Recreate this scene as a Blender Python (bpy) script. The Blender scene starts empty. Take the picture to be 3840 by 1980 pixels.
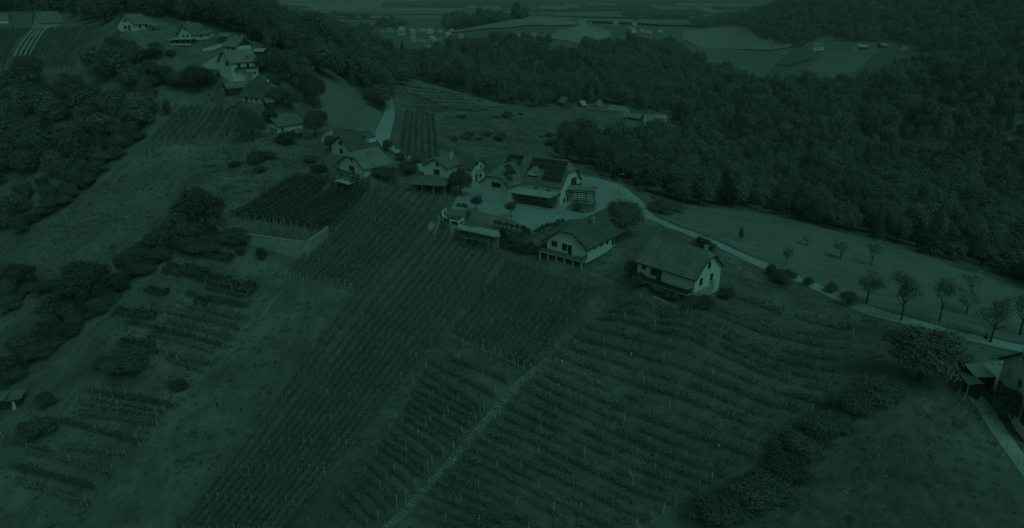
import bpy, math, random
import numpy as np
from mathutils import Vector, Matrix
from mathutils.geometry import delaunay_2d_cdt

random.seed(7); RNG = np.random.default_rng(7)
R = math.radians
scene = bpy.context.scene
COL = scene.collection

# ------------------------------------------------------------------ camera, light, exposure
PITCH, FPX, CAMZ = R(21.0), 2680.0, 55.0          # focal length in pixels of the 3840 px wide photograph
cam_d = bpy.data.cameras.new('camera'); cam = bpy.data.objects.new('camera', cam_d); COL.objects.link(cam)
cam.location = (0, 0, CAMZ); cam.rotation_euler = (R(90) - PITCH, 0, 0)
cam_d.sensor_fit = 'HORIZONTAL'; cam_d.sensor_width = 36.0; cam_d.lens = 36.0 * FPX / 3840.0
cam_d.clip_start = 0.5; cam_d.clip_end = 40000.0
scene.camera = cam

TINT = (0.305, 1.0, 0.75)                            # deep green of a flat colour overlay, put into the sun and sky colour
SUN_EL, SUN_AZ = 52.0, 150.0                        # overcast sun, high, behind and right of the camera
world = bpy.data.worlds.new('World'); scene.world = world; world.use_nodes = True
wn = world.node_tree; wn.nodes.clear()
sky = wn.nodes.new('ShaderNodeTexSky'); sky.sky_type = 'NISHITA'; sky.sun_disc = False
sky.sun_elevation = R(SUN_EL); sky.sun_rotation = R(SUN_AZ); sky.air_density = 1.0; sky.dust_density = 3.0
bw = wn.nodes.new('ShaderNodeRGBToBW'); tint = wn.nodes.new('ShaderNodeMix'); tint.data_type = 'RGBA'; tint.blend_type = 'MULTIPLY'
tint.inputs['Factor'].default_value = 1.0; tint.inputs[7].default_value = (*TINT, 1)
bg = wn.nodes.new('ShaderNodeBackground'); bg.inputs['Strength'].default_value = 0.11
wo = wn.nodes.new('ShaderNodeOutputWorld')
wn.links.new(sky.outputs[0], bw.inputs[0]); wn.links.new(bw.outputs[0], tint.inputs[6])
wn.links.new(tint.outputs[2], bg.inputs['Color']); wn.links.new(bg.outputs[0], wo.inputs['Surface'])
sun_d = bpy.data.lights.new('sun', 'SUN'); sun = bpy.data.objects.new('sun', sun_d); COL.objects.link(sun)
sun_d.energy = 0.6; sun_d.angle = R(40); sun_d.color = TINT
az = R(SUN_AZ)
sdir = Vector((math.sin(az) * math.cos(R(SUN_EL)), math.cos(az) * math.cos(R(SUN_EL)), math.sin(R(SUN_EL))))
sun.rotation_euler = sdir.to_track_quat('Z', 'Y').to_euler()
scene.view_settings.view_transform = 'Standard'; scene.view_settings.look = 'None'
scene.view_settings.gamma = 1.0; scene.view_settings.use_curve_mapping = False
scene.view_settings.exposure = -1.78
scene.render.filter_size = 1.8
scene.cycles.max_bounces = 5; scene.cycles.diffuse_bounces = 3; scene.cycles.glossy_bounces = 2
scene.cycles.transmission_bounces = 2; scene.cycles.use_adaptive_sampling = True

# ------------------------------------------------------------------ pixel <-> place (used only to survey positions)
FW = np.array([0, math.cos(PITCH), -math.sin(PITCH)]); UP = np.array([0, math.sin(PITCH), math.cos(PITCH)])
def ray(u, v):
    return FW + np.array([(u - 1920) / FPX, 0, 0]) + UP * ((990 - v) / FPX)
def at_z(u, v, z):
    d = ray(u, v); t = (z - CAMZ) / d[2]
    return np.array([d[0] * t, d[1] * t, z])
def project(P):
    P = np.asarray(P, float); d = P - np.array([0, 0, CAMZ]); dz = d @ FW
    dz = np.where(np.abs(dz) < 1e-6, 1e-6, dz)
    return 1920 + FPX * d[..., 0] / dz, 990 - FPX * (d @ UP) / dz, dz
def inpoly(px, py, poly):
    px = np.asarray(px, float); py = np.asarray(py, float); ins = np.zeros(px.shape, bool)
    n = len(poly)
    for i in range(n):
        x1, y1 = poly[i][:2]; x2, y2 = poly[(i + 1) % n][:2]
        if y1 == y2: continue
        c = ((y1 > py) != (y2 > py)) & (px < (x2 - x1) * (py - y1) / (y2 - y1) + x1)
        ins ^= c
    return ins
def polydist(px, py, poly):
    d = np.full(np.shape(px), 1e9); n = len(poly)
    for i in range(n):
        ax, ay = poly[i][:2]; bx, by = poly[(i + 1) % n][:2]
        ex, ey = bx - ax, by - ay; L2 = ex * ex + ey * ey + 1e-12
        t = np.clip(((px - ax) * ex + (py - ay) * ey) / L2, 0, 1)
        d = np.minimum(d, np.hypot(px - ax - t * ex, py - ay - t * ey))
    return d

# ------------------------------------------------------------------ materials
MATS = {}
def rgb(v, tint=(1, 1, 1)):
    return (v * tint[0], v * tint[1], v * tint[2], 1)
def material(name, base, var=0.25, scale=3.0, rough=0.9, bump=0.0, bscale=None, spec=0.2, island=0.0, objrand=0.0,
             transl=0.0, metal=0.0, hue=(1, 1, 1), big=0.0, bigscale=0.05, detail=6.0, stretch=None, wave=None):
    m = bpy.data.materials.new(name); m.use_nodes = True; nt = m.node_tree; nd = nt.nodes; ln = nt.links
    b = nd['Principled BSDF']; out = nd['Material Output']
    b.inputs['Roughness'].default_value = rough; b.inputs['Specular IOR Level'].default_value = spec
    b.inputs['Metallic'].default_value = metal
    tc = nd.new('ShaderNodeTexCoord'); src = tc.outputs['Object']
    if stretch:
        mp = nd.new('ShaderNodeMapping'); mp.inputs['Scale'].default_value = stretch; ln.new(src, mp.inputs['Vector']); src = mp.outputs[0]
    nz = nd.new('ShaderNodeTexNoise'); nz.inputs['Scale'].default_value = scale; nz.inputs['Detail'].default_value = detail
    nz.inputs['Roughness'].default_value = 0.62
    ln.new(src, nz.inputs['Vector'])
    mr = nd.new('ShaderNodeMapRange'); mr.inputs['From Min'].default_value = 0.3; mr.inputs['From Max'].default_value = 0.7
    mr.inputs['To Min'].default_value = 1 - var; mr.inputs['To Max'].default_value = 1 + var
    ln.new(nz.outputs['Fac'], mr.inputs['Value'])
    val = mr.outputs[0]
    def mul(a, bsock):
        k = nd.new('ShaderNodeMath'); k.operation = 'MULTIPLY'; ln.new(a, k.inputs[0]); ln.new(bsock, k.inputs[1]); return k.outputs[0]
    def ranged(sock, amount, lo=0.0, hi=1.0):
        k = nd.new('ShaderNodeMapRange'); k.inputs['From Min'].default_value = lo; k.inputs['From Max'].default_value = hi
        k.inputs['To Min'].default_value = 1 - amount; k.inputs['To Max'].default_value = 1 + amount
        ln.new(sock, k.inputs['Value']); return k.outputs[0]
    if big:
        n2 = nd.new('ShaderNodeTexNoise'); n2.inputs['Scale'].default_value = bigscale; n2.inputs['Detail'].default_value = 4
        ln.new(tc.outputs['Object'], n2.inputs['Vector']); val = mul(val, ranged(n2.outputs['Fac'], big, 0.32, 0.68))
    if wave:
        w = nd.new('ShaderNodeTexWave'); w.inputs['Scale'].default_value = wave[0]; w.bands_direction = wave[1]
        w.inputs['Distortion'].default_value = wave[3]; ln.new(tc.outputs['Object'], w.inputs['Vector'])
        val = mul(val, ranged(w.outputs['Fac'], wave[2]))
    if island:
        g = nd.new('ShaderNodeNewGeometry'); val = mul(val, ranged(g.outputs['Random Per Island'], island))
    if objrand:
        o = nd.new('ShaderNodeObjectInfo'); val = mul(val, ranged(o.outputs['Random'], objrand))
    vm = nd.new('ShaderNodeVectorMath'); vm.operation = 'SCALE'; vm.inputs[0].default_value = (base * hue[0], base * hue[1], base * hue[2])
    ln.new(val, vm.inputs['Scale']); ln.new(vm.outputs[0], b.inputs['Base Color'])
    if bump:
        n3 = nd.new('ShaderNodeTexNoise'); n3.inputs['Scale'].default_value = bscale or scale * 2; n3.inputs['Detail'].default_value = 8
        ln.new(src, n3.inputs['Vector'])
        bp = nd.new('ShaderNodeBump'); bp.inputs['Strength'].default_value = bump; bp.inputs['Distance'].default_value = 0.3
        ln.new(n3.outputs['Fac'], bp.inputs['Height']); ln.new(bp.outputs[0], b.inputs['Normal'])
    if transl:
        t = nd.new('ShaderNodeBsdfTranslucent'); ln.new(vm.outputs[0], t.inputs['Color'])
        mx = nd.new('ShaderNodeMixShader'); mx.inputs[0].default_value = transl
        ln.new(b.outputs[0], mx.inputs[1]); ln.new(t.outputs[0], mx.inputs[2]); ln.new(mx.outputs[0], out.inputs['Surface'])
    MATS[name] = m; return m
WARM = (1.06, 1.0, 0.93); COOL = (0.92, 1.0, 1.03); GRN = (1.0, 1.0, 0.985)
material('meadow', 0.182, var=0.22, scale=0.45, bump=0.6, bscale=1.6, hue=GRN, big=0.26, bigscale=0.10, detail=10, stretch=(1.0, .45, 1.0))
material('mown_grass', 0.25, var=0.14, scale=0.7, bump=0.25, bscale=2.0, hue=GRN, big=0.14, bigscale=0.06, wave=(0.11, 'DIAGONAL', 0.06, 4.0))
material('rough_grass', 0.155, var=0.36, scale=0.5, bump=0.7, bscale=1.2, hue=GRN, big=0.25, bigscale=0.05, detail=9)
material('dry_grass', 0.205, var=0.34, scale=0.8, bump=0.5, bscale=1.4, hue=WARM, big=0.2, bigscale=0.06, detail=9)
material('vine_ground', 0.172, var=0.24, scale=0.6, bump=0.5, bscale=1.4, hue=GRN, big=0.16, bigscale=0.08, detail=9)
material('field_pale', 0.31, var=0.07, scale=0.05, hue=GRN, big=0.12, bigscale=0.006)
material('field_mid', 0.23, var=0.08, scale=0.05, hue=GRN, big=0.14, bigscale=0.008)
material('field_dark', 0.15, var=0.10, scale=0.08, hue=GRN, big=0.12, bigscale=0.01)
material('tilled_soil', 0.13, var=0.2, scale=1.2, bump=0.4, bscale=3, hue=WARM)
material('asphalt_pale', 0.46, var=0.09, scale=1.2, bump=0.1, bscale=12, hue=COOL, big=0.07, bigscale=0.12)
material('gravel', 0.43, var=0.12, scale=2.0, bump=0.3, bscale=9, hue=COOL, big=0.09, bigscale=0.09)
material('concrete', 0.40, var=0.14, scale=0.9, bump=0.15, bscale=6, big=0.12, bigscale=0.3)
material('old_concrete', 0.30, var=0.28, scale=0.8, bump=0.3, bscale=4, big=0.2, bigscale=0.25, stretch=(1, 1, 0.35))
material('plaster', 0.70, var=0.05, scale=0.9, rough=0.95, big=0.05, bigscale=0.3, stretch=(1, 1, 0.5))
material('plaster_aged', 0.52, var=0.12, scale=0.8, rough=0.95, big=0.08, bigscale=0.3, stretch=(1, 1, 0.5))
material('tile_dark', 0.175, var=0.08, scale=1.2, rough=0.8, island=0.12, big=0.14, bigscale=0.3)
material('tile_mid', 0.25, var=0.08, scale=1.2, rough=0.8, island=0.13, big=0.18, bigscale=0.35, hue=WARM)
material('tile_pale', 0.33, var=0.10, scale=1.0, rough=0.8, island=0.16, big=0.14, bigscale=0.3)
material('sheet_roof', 0.22, var=0.12, scale=0.8, rough=0.6, big=0.15, bigscale=0.3, spec=0.4)
material('pale_sheet', 0.48, var=0.10, scale=0.7, rough=0.55, big=0.12, bigscale=0.3, spec=0.4)
material('dark_wood', 0.07, var=0.25, scale=3, rough=0.8)
material('brown_wood', 0.11, var=0.3, scale=2.5, rough=0.85, stretch=(1, 1, 0.2), bump=0.2)
material('pale_wood', 0.34, var=0.2, scale=3, rough=0.85)
material('log', 0.30, var=0.3, scale=4, rough=0.9, island=0.25)
material('dark_metal', 0.05, var=0.1, scale=3, rough=0.5, spec=0.5)
material('glass_dark', 0.02, var=0.2, scale=0.6, rough=0.08, spec=0.6)
material('solar_glass', 0.055, var=0.12, scale=2, rough=0.25, spec=0.25, island=0.0, objrand=0.15)
material('solar_frame', 0.30, var=0.05, scale=2, rough=0.45, spec=0.4)
material('post_concrete', 0.40, var=0.15, scale=4, rough=0.9, objrand=0.35)
material('bark', 0.085, var=0.3, scale=5, rough=0.95, bump=0.4)
material('stone', 0.27, var=0.2, scale=3, rough=0.95, bump=0.4, objrand=0.3, island=0.25)
material('white_net', 0.85, var=0.2, scale=3, rough=0.9, transl=0.3, island=0.2)
material('white_plastic', 0.7, var=0.05, scale=3, rough=0.5)
material('leaf', 0.245, var=0.12, scale=0.5, rough=0.75, island=0.16, objrand=0.2, transl=0.38, hue=GRN, spec=0.15)
material('leaf_pale', 0.33, var=0.12, scale=0.5, rough=0.75, island=0.18, objrand=0.25, transl=0.22, hue=GRN, spec=0.25)
material('leaf_dark', 0.185, var=0.12, scale=0.5, rough=0.75, island=0.18, objrand=0.26, transl=0.34, hue=GRN, spec=0.15)
material('tile_inn', 0.235, var=0.10, scale=1.0, rough=0.8, island=0.14, big=0.16, bigscale=0.3)
material('needle', 0.13, var=0.12, scale=0.6, rough=0.8, island=0.2, objrand=0.3, transl=0.2, hue=COOL)
material('vine_leaf', 0.26, var=0.16, scale=0.35, rough=0.75, island=0.16, objrand=0.10, transl=0.35, hue=GRN, spec=0.15)
material('vine_leaf_dark', 0.15, var=0.16, scale=0.3, rough=0.75, island=0.15, objrand=0.08, transl=0.3, hue=GRN, spec=0.12)
material('grass_blade', 0.25, var=0.1, scale=0.3, rough=0.85, island=0.25, objrand=0.25, transl=0.2, hue=GRN)
M = MATS

# ------------------------------------------------------------------ mesh helpers
class MB:
    def __init__(s): s.v = []; s.f = []
    def add(s, vs, fs):
        o = len(s.v); s.v += [tuple(map(float, p)) for p in vs]; s.f += [tuple(i + o for i in f) for f in fs]; return s
    def box(s, c, d, rz=0.0):
        cx, cy, cz = c; x, y, z = d[0] / 2, d[1] / 2, d[2] / 2; ca, sa = math.cos(rz), math.sin(rz)
        vs = [(cx + ca * px - sa * py, cy + sa * px + ca * py, cz + pz) for pz in (-z, z) for px, py in ((-x, -y), (x, -y), (x, y), (-x, y))]
        return s.add(vs, [(3, 2, 1, 0), (4, 5, 6, 7), (0, 1, 5, 4), (1, 2, 6, 5), (2, 3, 7, 6), (3, 0, 4, 7)])
    def beam(s, a, b, w, h=None, upv=(0, 0, 1)):
        a = Vector(a); b = Vector(b); h = w if h is None else h; d = (b - a).normalized(); up = Vector(upv)
        if abs(d.dot(up)) > 0.98: up = Vector((1, 0, 0))
        sx = d.cross(up).normalized() * (w / 2); sy = sx.normalized().cross(d) * (h / 2)
        vs = [p + q for p in (a, b) for q in (-sx - sy, sx - sy, sx + sy, -sx + sy)]
        return s.add(vs, [(0, 1, 2, 3), (7, 6, 5, 4), (0, 4, 5, 1), (1, 5, 6, 2), (2, 6, 7, 3), (3, 7, 4, 0)])
    def cyl(s, a, b, r0, r1=None, n=8, cap=True):
        a = Vector(a); b = Vector(b); r1 = r0 if r1 is None else r1; d = (b - a).normalized()
        up = Vector((0, 0, 1)) if abs(d.z) < 0.95 else Vector((1, 0, 0)); x = d.cross(up).normalized(); y = x.cross(d)
        vs = [p + (x * math.cos(2 * math.pi * i / n) + y * math.sin(2 * math.pi * i / n)) * r for p, r in ((a, r0), (b, r1)) for i in range(n)]
        fs = [(i, (i + 1) % n, n + (i + 1) % n, n + i) for i in range(n)]
        if cap: fs += [tuple(range(n - 1, -1, -1)), tuple(range(n, 2 * n))]
        return s.add(vs, fs)
    def slab(s, top, t, dirv=(0, 0, -1)):
        n = len(top); d = Vector(dirv) * t; bot = [Vector(p) + d for p in top]
        return s.add(list(top) + bot, [tuple(range(n)), tuple(range(2 * n - 1, n - 1, -1))] + [(i, n + i, n + (i + 1) % n, (i + 1) % n) for i in range(n)])
    def mesh(s, name):
        me = bpy.data.meshes.new(name); me.from_pydata(s.v, [], s.f); me.update(); return me
    def build(s, name, mat, parent=None, loc=(0, 0, 0), kind=None):
        return link(name, s.mesh(name), mat, parent, loc, kind)
def link(name, me, mat=None, parent=None, loc=(0, 0, 0), kind=None):
    if mat is not None and len(me.materials) == 0: me.materials.append(M[mat] if isinstance(mat, str) else mat)
    o = bpy.data.objects.new(name, me); COL.objects.link(o); o.location = loc
    if parent: o.parent = parent
    if kind: o['kind'] = kind
    return o
def quads_mesh(name, Q, smooth=False):
    Q = np.asarray(Q, np.float32); n = len(Q); me = bpy.data.meshes.new(name)
    me.vertices.add(4 * n); me.vertices.foreach_set('co', Q.reshape(-1))
    me.loops.add(4 * n); me.loops.foreach_set('vertex_index', np.arange(4 * n, dtype=np.int32))
    me.polygons.add(n); me.polygons.foreach_set('loop_start', np.arange(0, 4 * n, 4, dtype=np.int32))
    me.polygons.foreach_set('loop_total', np.full(n, 4, np.int32)); me.update(); return me
def grid_mesh(name, V, nu, nv):
    me = bpy.data.meshes.new(name); V = np.asarray(V, np.float32).reshape(-1, 3)
    me.vertices.add(len(V)); me.vertices.foreach_set('co', V.reshape(-1))
    i, j = np.meshgrid(np.arange(nu - 1), np.arange(nv - 1), indexing='ij'); a = (i * nv + j).reshape(-1)
    F = np.stack([a, a + nv, a + nv + 1, a + 1], 1).astype(np.int32); n = len(F)
    me.loops.add(4 * n); me.loops.foreach_set('vertex_index', F.reshape(-1))
    me.polygons.add(n); me.polygons.foreach_set('loop_start', np.arange(0, 4 * n, 4, dtype=np.int32))
    me.polygons.foreach_set('loop_total', np.full(n, 4, np.int32))
    me.polygons.foreach_set('use_smooth', np.ones(n, bool)); me.update(); me.validate(); return me
def thing(name, label, cat, loc=(0, 0, 0), rz=0.0, group=None):
    o = bpy.data.objects.new(name, None); COL.objects.link(o); o.location = loc; o.rotation_euler = (0, 0, rz)
    o.empty_display_size = 0.3
    return tag(o, label, cat, group)
def tag(o, label, cat, group=None, kind=None):
    o['label'] = label; o['category'] = cat
    if group: o['group'] = group
    if kind: o['kind'] = kind
    return o
def leaf_quads(C, Nn, size, rng, jitter=0.35, aspect=0.8):
    """square-ish leaf faces at centres C, normals Nn"""
    n = len(C); Nn = Nn / (np.linalg.norm(Nn, axis=1, keepdims=True) + 1e-9)
    r = rng.normal(size=(n, 3)); t = np.cross(Nn, r); t /= np.linalg.norm(t, axis=1, keepdims=True) + 1e-9
    b = np.cross(Nn, t); s = (size * (1 + jitter * rng.uniform(-1, 1, n)))[:, None] * 0.5
    a = s * aspect
    return np.stack([C - t * s - b * a * 0.6, C + t * s * 0.5 - b * a, C + t * s + b * a * 0.6, C - t * s * 0.5 + b * a], 1)

ORD = ['first', 'second', 'third', 'fourth', 'fifth', 'sixth', 'seventh', 'eighth', 'ninth', 'tenth', 'eleventh', 'twelfth', 'thirteenth',
       'fourteenth', 'fifteenth', 'sixteenth', 'seventeenth', 'eighteenth', 'nineteenth', 'twentieth']
_o1 = ORD[:9]
for _t in ('twenty', 'thirty', 'forty'):
    if _t != 'twenty': ORD.append(_t[:-1] + 'ieth')
    ORD += [f'{_t}-{q}' for q in _o1]

# ------------------------------------------------------------------ surveyed houses: X, Y, Z, yaw, length, width, eave height, ridge rise, hip setback W, E, hip fraction
HS = {
 'B': [32.87, 131.25, 1.72, -45.81, 13.06, 9.22, 3.37, 3.84, 0.0, 1.06, 0.74],
 'A': [16.87, 153.78, 0.79, 52.41, 16.14, 10.31, 2.66, 3.71, 2.62, 0.0, 0.68],
 'I': [7.42, 197.08, 0.3, -32.9, 20.59, 10.86, 5.38, 5.91, 0.0, 1.64, 0.54],
 'E': [-43.27, 206.76, 5.19, 48.92, 9.42, 11.95, 2.48, 3.81, 1.05, 0.0, 0.66],
 'F': [-49.04, 221.66, 7.05, 45.79, 10.14, 10.76, 3.01, 3.27, 0, 0, 0.6],
 'C': [-20.7, 213.57, 2.21, 64.72, 9.99, 8.19, 3.71, 2.39, 0, 0, 0.6],
 'D': [-13.9, 215.83, 0.12, -29.52, 8.09, 7.16, 4.84, 3.35, 0.0, 1.4, 0.5],
 'G': [-80.81, 253.52, 7.93, 53.08, 10.13, 7.41, 3.28, 2.83, 0, 0, 0.6],
 'H': [-88.89, 260.58, 17.76, -34.0, 13.22, 9.58, 1.83, 4.44, 0.0, 2.14, 0.55],
 'Ib': [-102.0, 271.91, 18.4, 36.07, 8.82, 3.73, 3.3, 1.36, 0.0, 0.0, 0.6],
 'J': [-112.86, 290.33, 21.32, 45.25, 5.2, 3.9, 2.37, 1.23, 0, 0, 0.6],
 'K': [-103.5, 279.73, 24.47, 51.98, 11.11, 8.1, 5.62, 3.63, 0, 0, 0.6],
 'L': [-112.59, 305.75, 31.75, -28.46, 7.4, 7.51, 2.06, 2.82, 0.0, 0.0, 0.6],
 'N': [-137.52, 323.04, 34.94, 67.74, 8.7, 7.8, 2.63, 3.87, 0, 0.0, 0.6],
 'O': [-158.98, 317.13, 39.23, 76.34, 9.63, 8.47, 2.73, 3.4, 0, 0.0, 0.6],
 'P': [-255.19, 414.95, 35.63, 53.35, 11.26, 9.32, 3.13, 5.13, 0.0, 0.0, 0.6],
 'v1': [37.62, 516.27, -23.67, -63.24, 7.76, 6.15, 4.48, 3.28, 0.0, 0.0, 0.6],
 'v2': [51.14, 529.36, -24.97, 37.06, 3.98, 4.09, 2.0, 2.41, 0, 0.0, 0.6],
 'v3': [64.33, 531.25, -24.99, -55.49, 3.9, 3.84, 2.0, 2.75, 0, 0.0, 0.6],
 'v4': [74.7, 506.08, -25.87, -40.98, 13.37, 7.34, 2.61, 2.47, 0.0, 0.0, 0.6],
 'v5': [83.71, 485.33, -27.27, -45.83, 9.35, 5.76, 2.57, 1.74, 0, 0.0, 0.6],
 'v6': [89.92, 470.14, -27.36, -20.83, 5.88, 7.93, 2.96, 2.94, 0.0, 0.0, 0.6],
 'v7': [99.51, 483.55, -27.53, 2.02, 7.65, 6.74, 2.44, 1.54, 0.0, 0.0, 0.6],
}

# ------------------------------------------------------------------ terrain: a spur with houses on its back, valleys on both sides, a far plain
CTRL_PX = [  # u, v in the photograph and the height of the ground there
 (1700,760,0),(1900,720,0),(2000,800,0),(2300,700,0),(2350,760,0.2),(2140,690,0),(2050,970,-1.0),(2165,1018,-1.4),(2190,1050,-2.6),(2300,930,0.3),
 (2420,830,.3),(2560,880,.6),(2900,1010,0),(3330,1190,0),(3780,1290,.5),(4200,1380,0.5),
 (2700,850,-1),(3000,880,-3),(3300,950,-5),(3800,1100,-6),(4300,1230,-6),(2560,760,-6),(3100,850,-8),(3840,1060,-12),(4300,1150,-12),
 (2600,620,-30),(3200,700,-35),(3840,850,-36),(4400,950,-36),(2300,450,-27),(2800,450,-40),(3300,450,-32),(3840,450,-16),(3840,600,-32),(4500,450,-10),(4500,700,-32),
 (3400,300,-18),(3840,300,0),(3840,150,10),(3840,20,30),(4500,150,12),(4500,20,32),(3250,185,-12),(3400,165,-9),(3400,100,8),(3300,20,33),(3000,20,30),(3600,40,30),(3200,60,18),(2900,40,14),(2700,100,-22),
 (3000,280,-26),(2850,240,-32),(2700,170,-34),(3000,180,-15),(2300,250,-26),(2300,150,-6),(2000,300,-24),(1700,250,-15),(2100,380,-22),(1900,420,-8),(1700,480,-2),(1900,520,-5),(2100,600,-6),
 (1900,90,14),(2180,90,11),(2050,140,5),(2100,170,-1),(1550,150,-9),(1450,120,-9),(1650,110,-7),(1700,40,-35),(1500,20,-35),(2300,40,-35),(2400,100,-18),(1200,15,-35),(2560,20,-35),(2600,60,-33),
 (1440,520,8),(1455,340,4),(1320,380,10),(1250,470,9),(1060,520,7),(1400,650,3),(1560,560,4),(1700,690,1),(1560,470,4),(1600,380,1),
 (200,230,24),(200,100,34.5),(0,230,24),(0,100,34),(-500,230,20),(-500,90,34),(1000,120,30),(1100,150,27),(1200,180,17),(1350,250,8),(800,60,39),(300,40,43),(-300,30,43),(1450,200,-5),(1300,120,-9),
 (600,600,2),(450,750,-6),(750,650,2),(850,560,5),(300,450,7),(100,600,-3),(0,850,-18),(200,950,-15),(0,1250,-20),(500,350,17),(300,300,20),(150,350,14),(-500,600,-6),(-500,900,-22),(-600,1300,-30),
 (700,1000,-5),(900,960,-4),(1150,955,-4.2),(1000,780,-.2),(1300,690,1),(1200,1000,-5),(1600,850,-2.6),(1450,950,-4.5),(1500,1100,-8),(1750,930,-4.2),(1900,1000,-5),
 (800,1300,-13),(400,1500,-18),(0,1500,-22),(660,1980,-21),(0,1980,-27),(-700,1980,-32),(1300,1500,-14),(1900,1400,-9),(2230,1090,-4),(1500,1960,-15),(2400,1500,-8),(2400,1980,-12),
 (3000,1500,-5),(3200,1235,-2),(3400,1450,-1),(3700,1450,0),(4200,1500,1),(3000,1980,-8),(3840,1980,-6),(4500,1980,-5),(3840,1700,-3),(2700,1130,-1.2),(2440,1085,.4),(2560,1130,.2),(2480,1150,-1.8),(2620,1150,-.4),(1900,2600,-14),(700,2600,-22),(3200,2600,-9),
]
def wq(X, Y):
    r = np.hypot(X, Y)
    return np.stack([3.2 * np.arctan2(X, Y), 1.6 * np.log(np.maximum(r, 5.0))], -1)
CP = [at_z(u, v, z) for u, v, z in CTRL_PX]
for k, h in HS.items():
    if k not in ('A',): CP.append(np.array([h[0], h[1], h[2]]))
for rr in (6000, 9000, 14000):
    for a in (-55, -25, 0, 25, 55):
        CP.append(np.array([rr * math.sin(R(a)), rr * math.cos(R(a)), -35.0]))
CP = np.array(CP); CQ = wq(CP[:, 0], CP[:, 1])
def kern(d2): return np.where(d2 > 0, 0.5 * d2 * np.log(np.maximum(d2, 1e-12)), 0)
_n = len(CP); _A = np.zeros((_n + 3, _n + 3))
_A[:_n, :_n] = kern(((CQ[:, None] - CQ[None]) ** 2).sum(-1)) + 6e-4 * np.eye(_n)
_A[:_n, _n] = 1; _A[:_n, _n + 1:] = CQ; _A[_n:, :_n] = _A[:_n, _n:].T
_W = np.linalg.solve(_A, np.concatenate([CP[:, 2], np.zeros(3)]))
def rbf(X, Y):
    q = wq(np.asarray(X, float), np.asarray(Y, float)); sh = q.shape[:-1]; q = q.reshape(-1, 2); out = np.empty(len(q))
    for i in range(0, len(q), 40000):
        c = q[i:i + 40000]
        out[i:i + 40000] = kern(((c[:, None] - CQ[None]) ** 2).sum(-1)) @ _W[:_n] + _W[_n] + c @ _W[_n + 1:]
    return out.reshape(sh)
def sstep(x): x = np.clip(x, 0, 1); return x * x * (3 - 2 * x)
def pxpoly(pts, z): return [tuple(at_z(u, v, z)[:2]) for u, v in pts]
YARD_PX = [(1632,812),(1660,770),(1722,705),(1800,650),(1900,640),(2180,650),(2330,690),(2420,760),(2440,830),(2300,838),(2120,845),(2060,862),(2000,890),(1876,858),(1746,848),(1690,838)]
TERR = [(pxpoly(YARD_PX, 0.0), 0.0, 1.6),
        (pxpoly([(820,832),(842,848),(986,872),(1144,893),(1218,838),(1330,732),(1200,720),(1000,760),(850,800)], -0.6), -0.6, 0.7)]
def footprint(h, m):
    c, s = math.cos(R(h[3])), math.sin(R(h[3])); a, b = h[4] / 2 + m, h[5] / 2 + m
    return [(h[0] + c * x - s * y, h[1] + s * x + c * y) for x, y in ((-a, -b), (a, -b), (a, b), (-a, b))]
for k in ('C', 'D', 'E', 'F', 'G', 'H', 'K', 'L', 'N', 'O', 'P', 'J', 'Ib'):
    TERR.append((footprint(HS[k], 0.8), HS[k][2], 3.5))
def height(X, Y):
    z = rbf(X, Y)
    r = np.hypot(X, Y)
    z = z + 0.16 * np.sin(X * .31 + 1.3 * np.sin(Y * .17)) * np.sin(Y * .27 + np.sin(X * .21)) * np.clip((r - 20) / 60, 0, 1) + r * 0.0006 * np.sin(X * .011) * np.cos(Y * .013)
    for poly, pz, soft in TERR:
        xs = [p[0] for p in poly]; ys = [p[1] for p in poly]
        m = (X > min(xs) - soft) & (X < max(xs) + soft) & (Y > min(ys) - soft) & (Y < max(ys) + soft)
        if not np.any(m): continue
        xm, ym = X[m], Y[m]; ins = inpoly(xm, ym, poly); d = polydist(xm, ym, poly)
        w = np.where(ins, 1.0, sstep(1 - d / soft)); z[m] = z[m] * (1 - w) + pz * w
    return z
NA, NR = 560, 640
A0, A1, LR0, LR1 = R(-58), R(58), math.log(24.0), math.log(15000.0)
_a = np.linspace(A0, A1, NA); _l = np.linspace(LR0, LR1, NR)
_AA, _LL = np.meshgrid(_a, _l, indexing='ij'); _RR = np.exp(_LL)
TX, TY = _RR * np.sin(_AA), _RR * np.cos(_AA); TZ = height(TX, TY)
def tz(x, y):
    x = np.asarray(x, float); y = np.asarray(y, float)
    i = (np.arctan2(x, y) - A0) / (A1 - A0) * (NA - 1); j = (np.log(np.maximum(np.hypot(x, y), 24.01)) - LR0) / (LR1 - LR0) * (NR - 1)
    i = np.clip(i, 0, NA - 1.001); j = np.clip(j, 0, NR - 1.001); i0 = i.astype(int); j0 = j.astype(int); fi = i - i0; fj = j - j0
    return (TZ[i0, j0] * (1 - fi) * (1 - fj) + TZ[i0 + 1, j0] * fi * (1 - fj) + TZ[i0, j0 + 1] * (1 - fi) * fj + TZ[i0 + 1, j0 + 1] * fi * fj)
_T = np.exp(np.linspace(math.log(40), math.log(14000), 1500))
def G(u, v):
    """the point of the ground seen at pixel u, v"""
    d = ray(u, v); P = d[None] * _T[:, None]; below = (P[:, 2] + CAMZ) < tz(P[:, 0], P[:, 1])
    k = int(np.argmax(below)) if below.any() else len(_T) - 1
    lo, hi = _T[max(k - 1, 0)], _T[k]
    for _ in range(25):
        m = (lo + hi) / 2; p = d * m
        if p[2] + CAMZ < tz(p[0], p[1]): hi = m
        else: lo = m
    p = d * hi
    return np.array([p[0], p[1], float(tz(p[0], p[1]))])
def depth(p): return float((np.asarray(p) - np.array([0, 0, CAMZ])) @ FW)
ter = link('terrain', grid_mesh('terrain', np.stack([TX, TY, TZ], -1), NA, NR), 'meadow', kind='structure')
ter['label'] = 'grassy hillside and valley ground'

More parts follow.
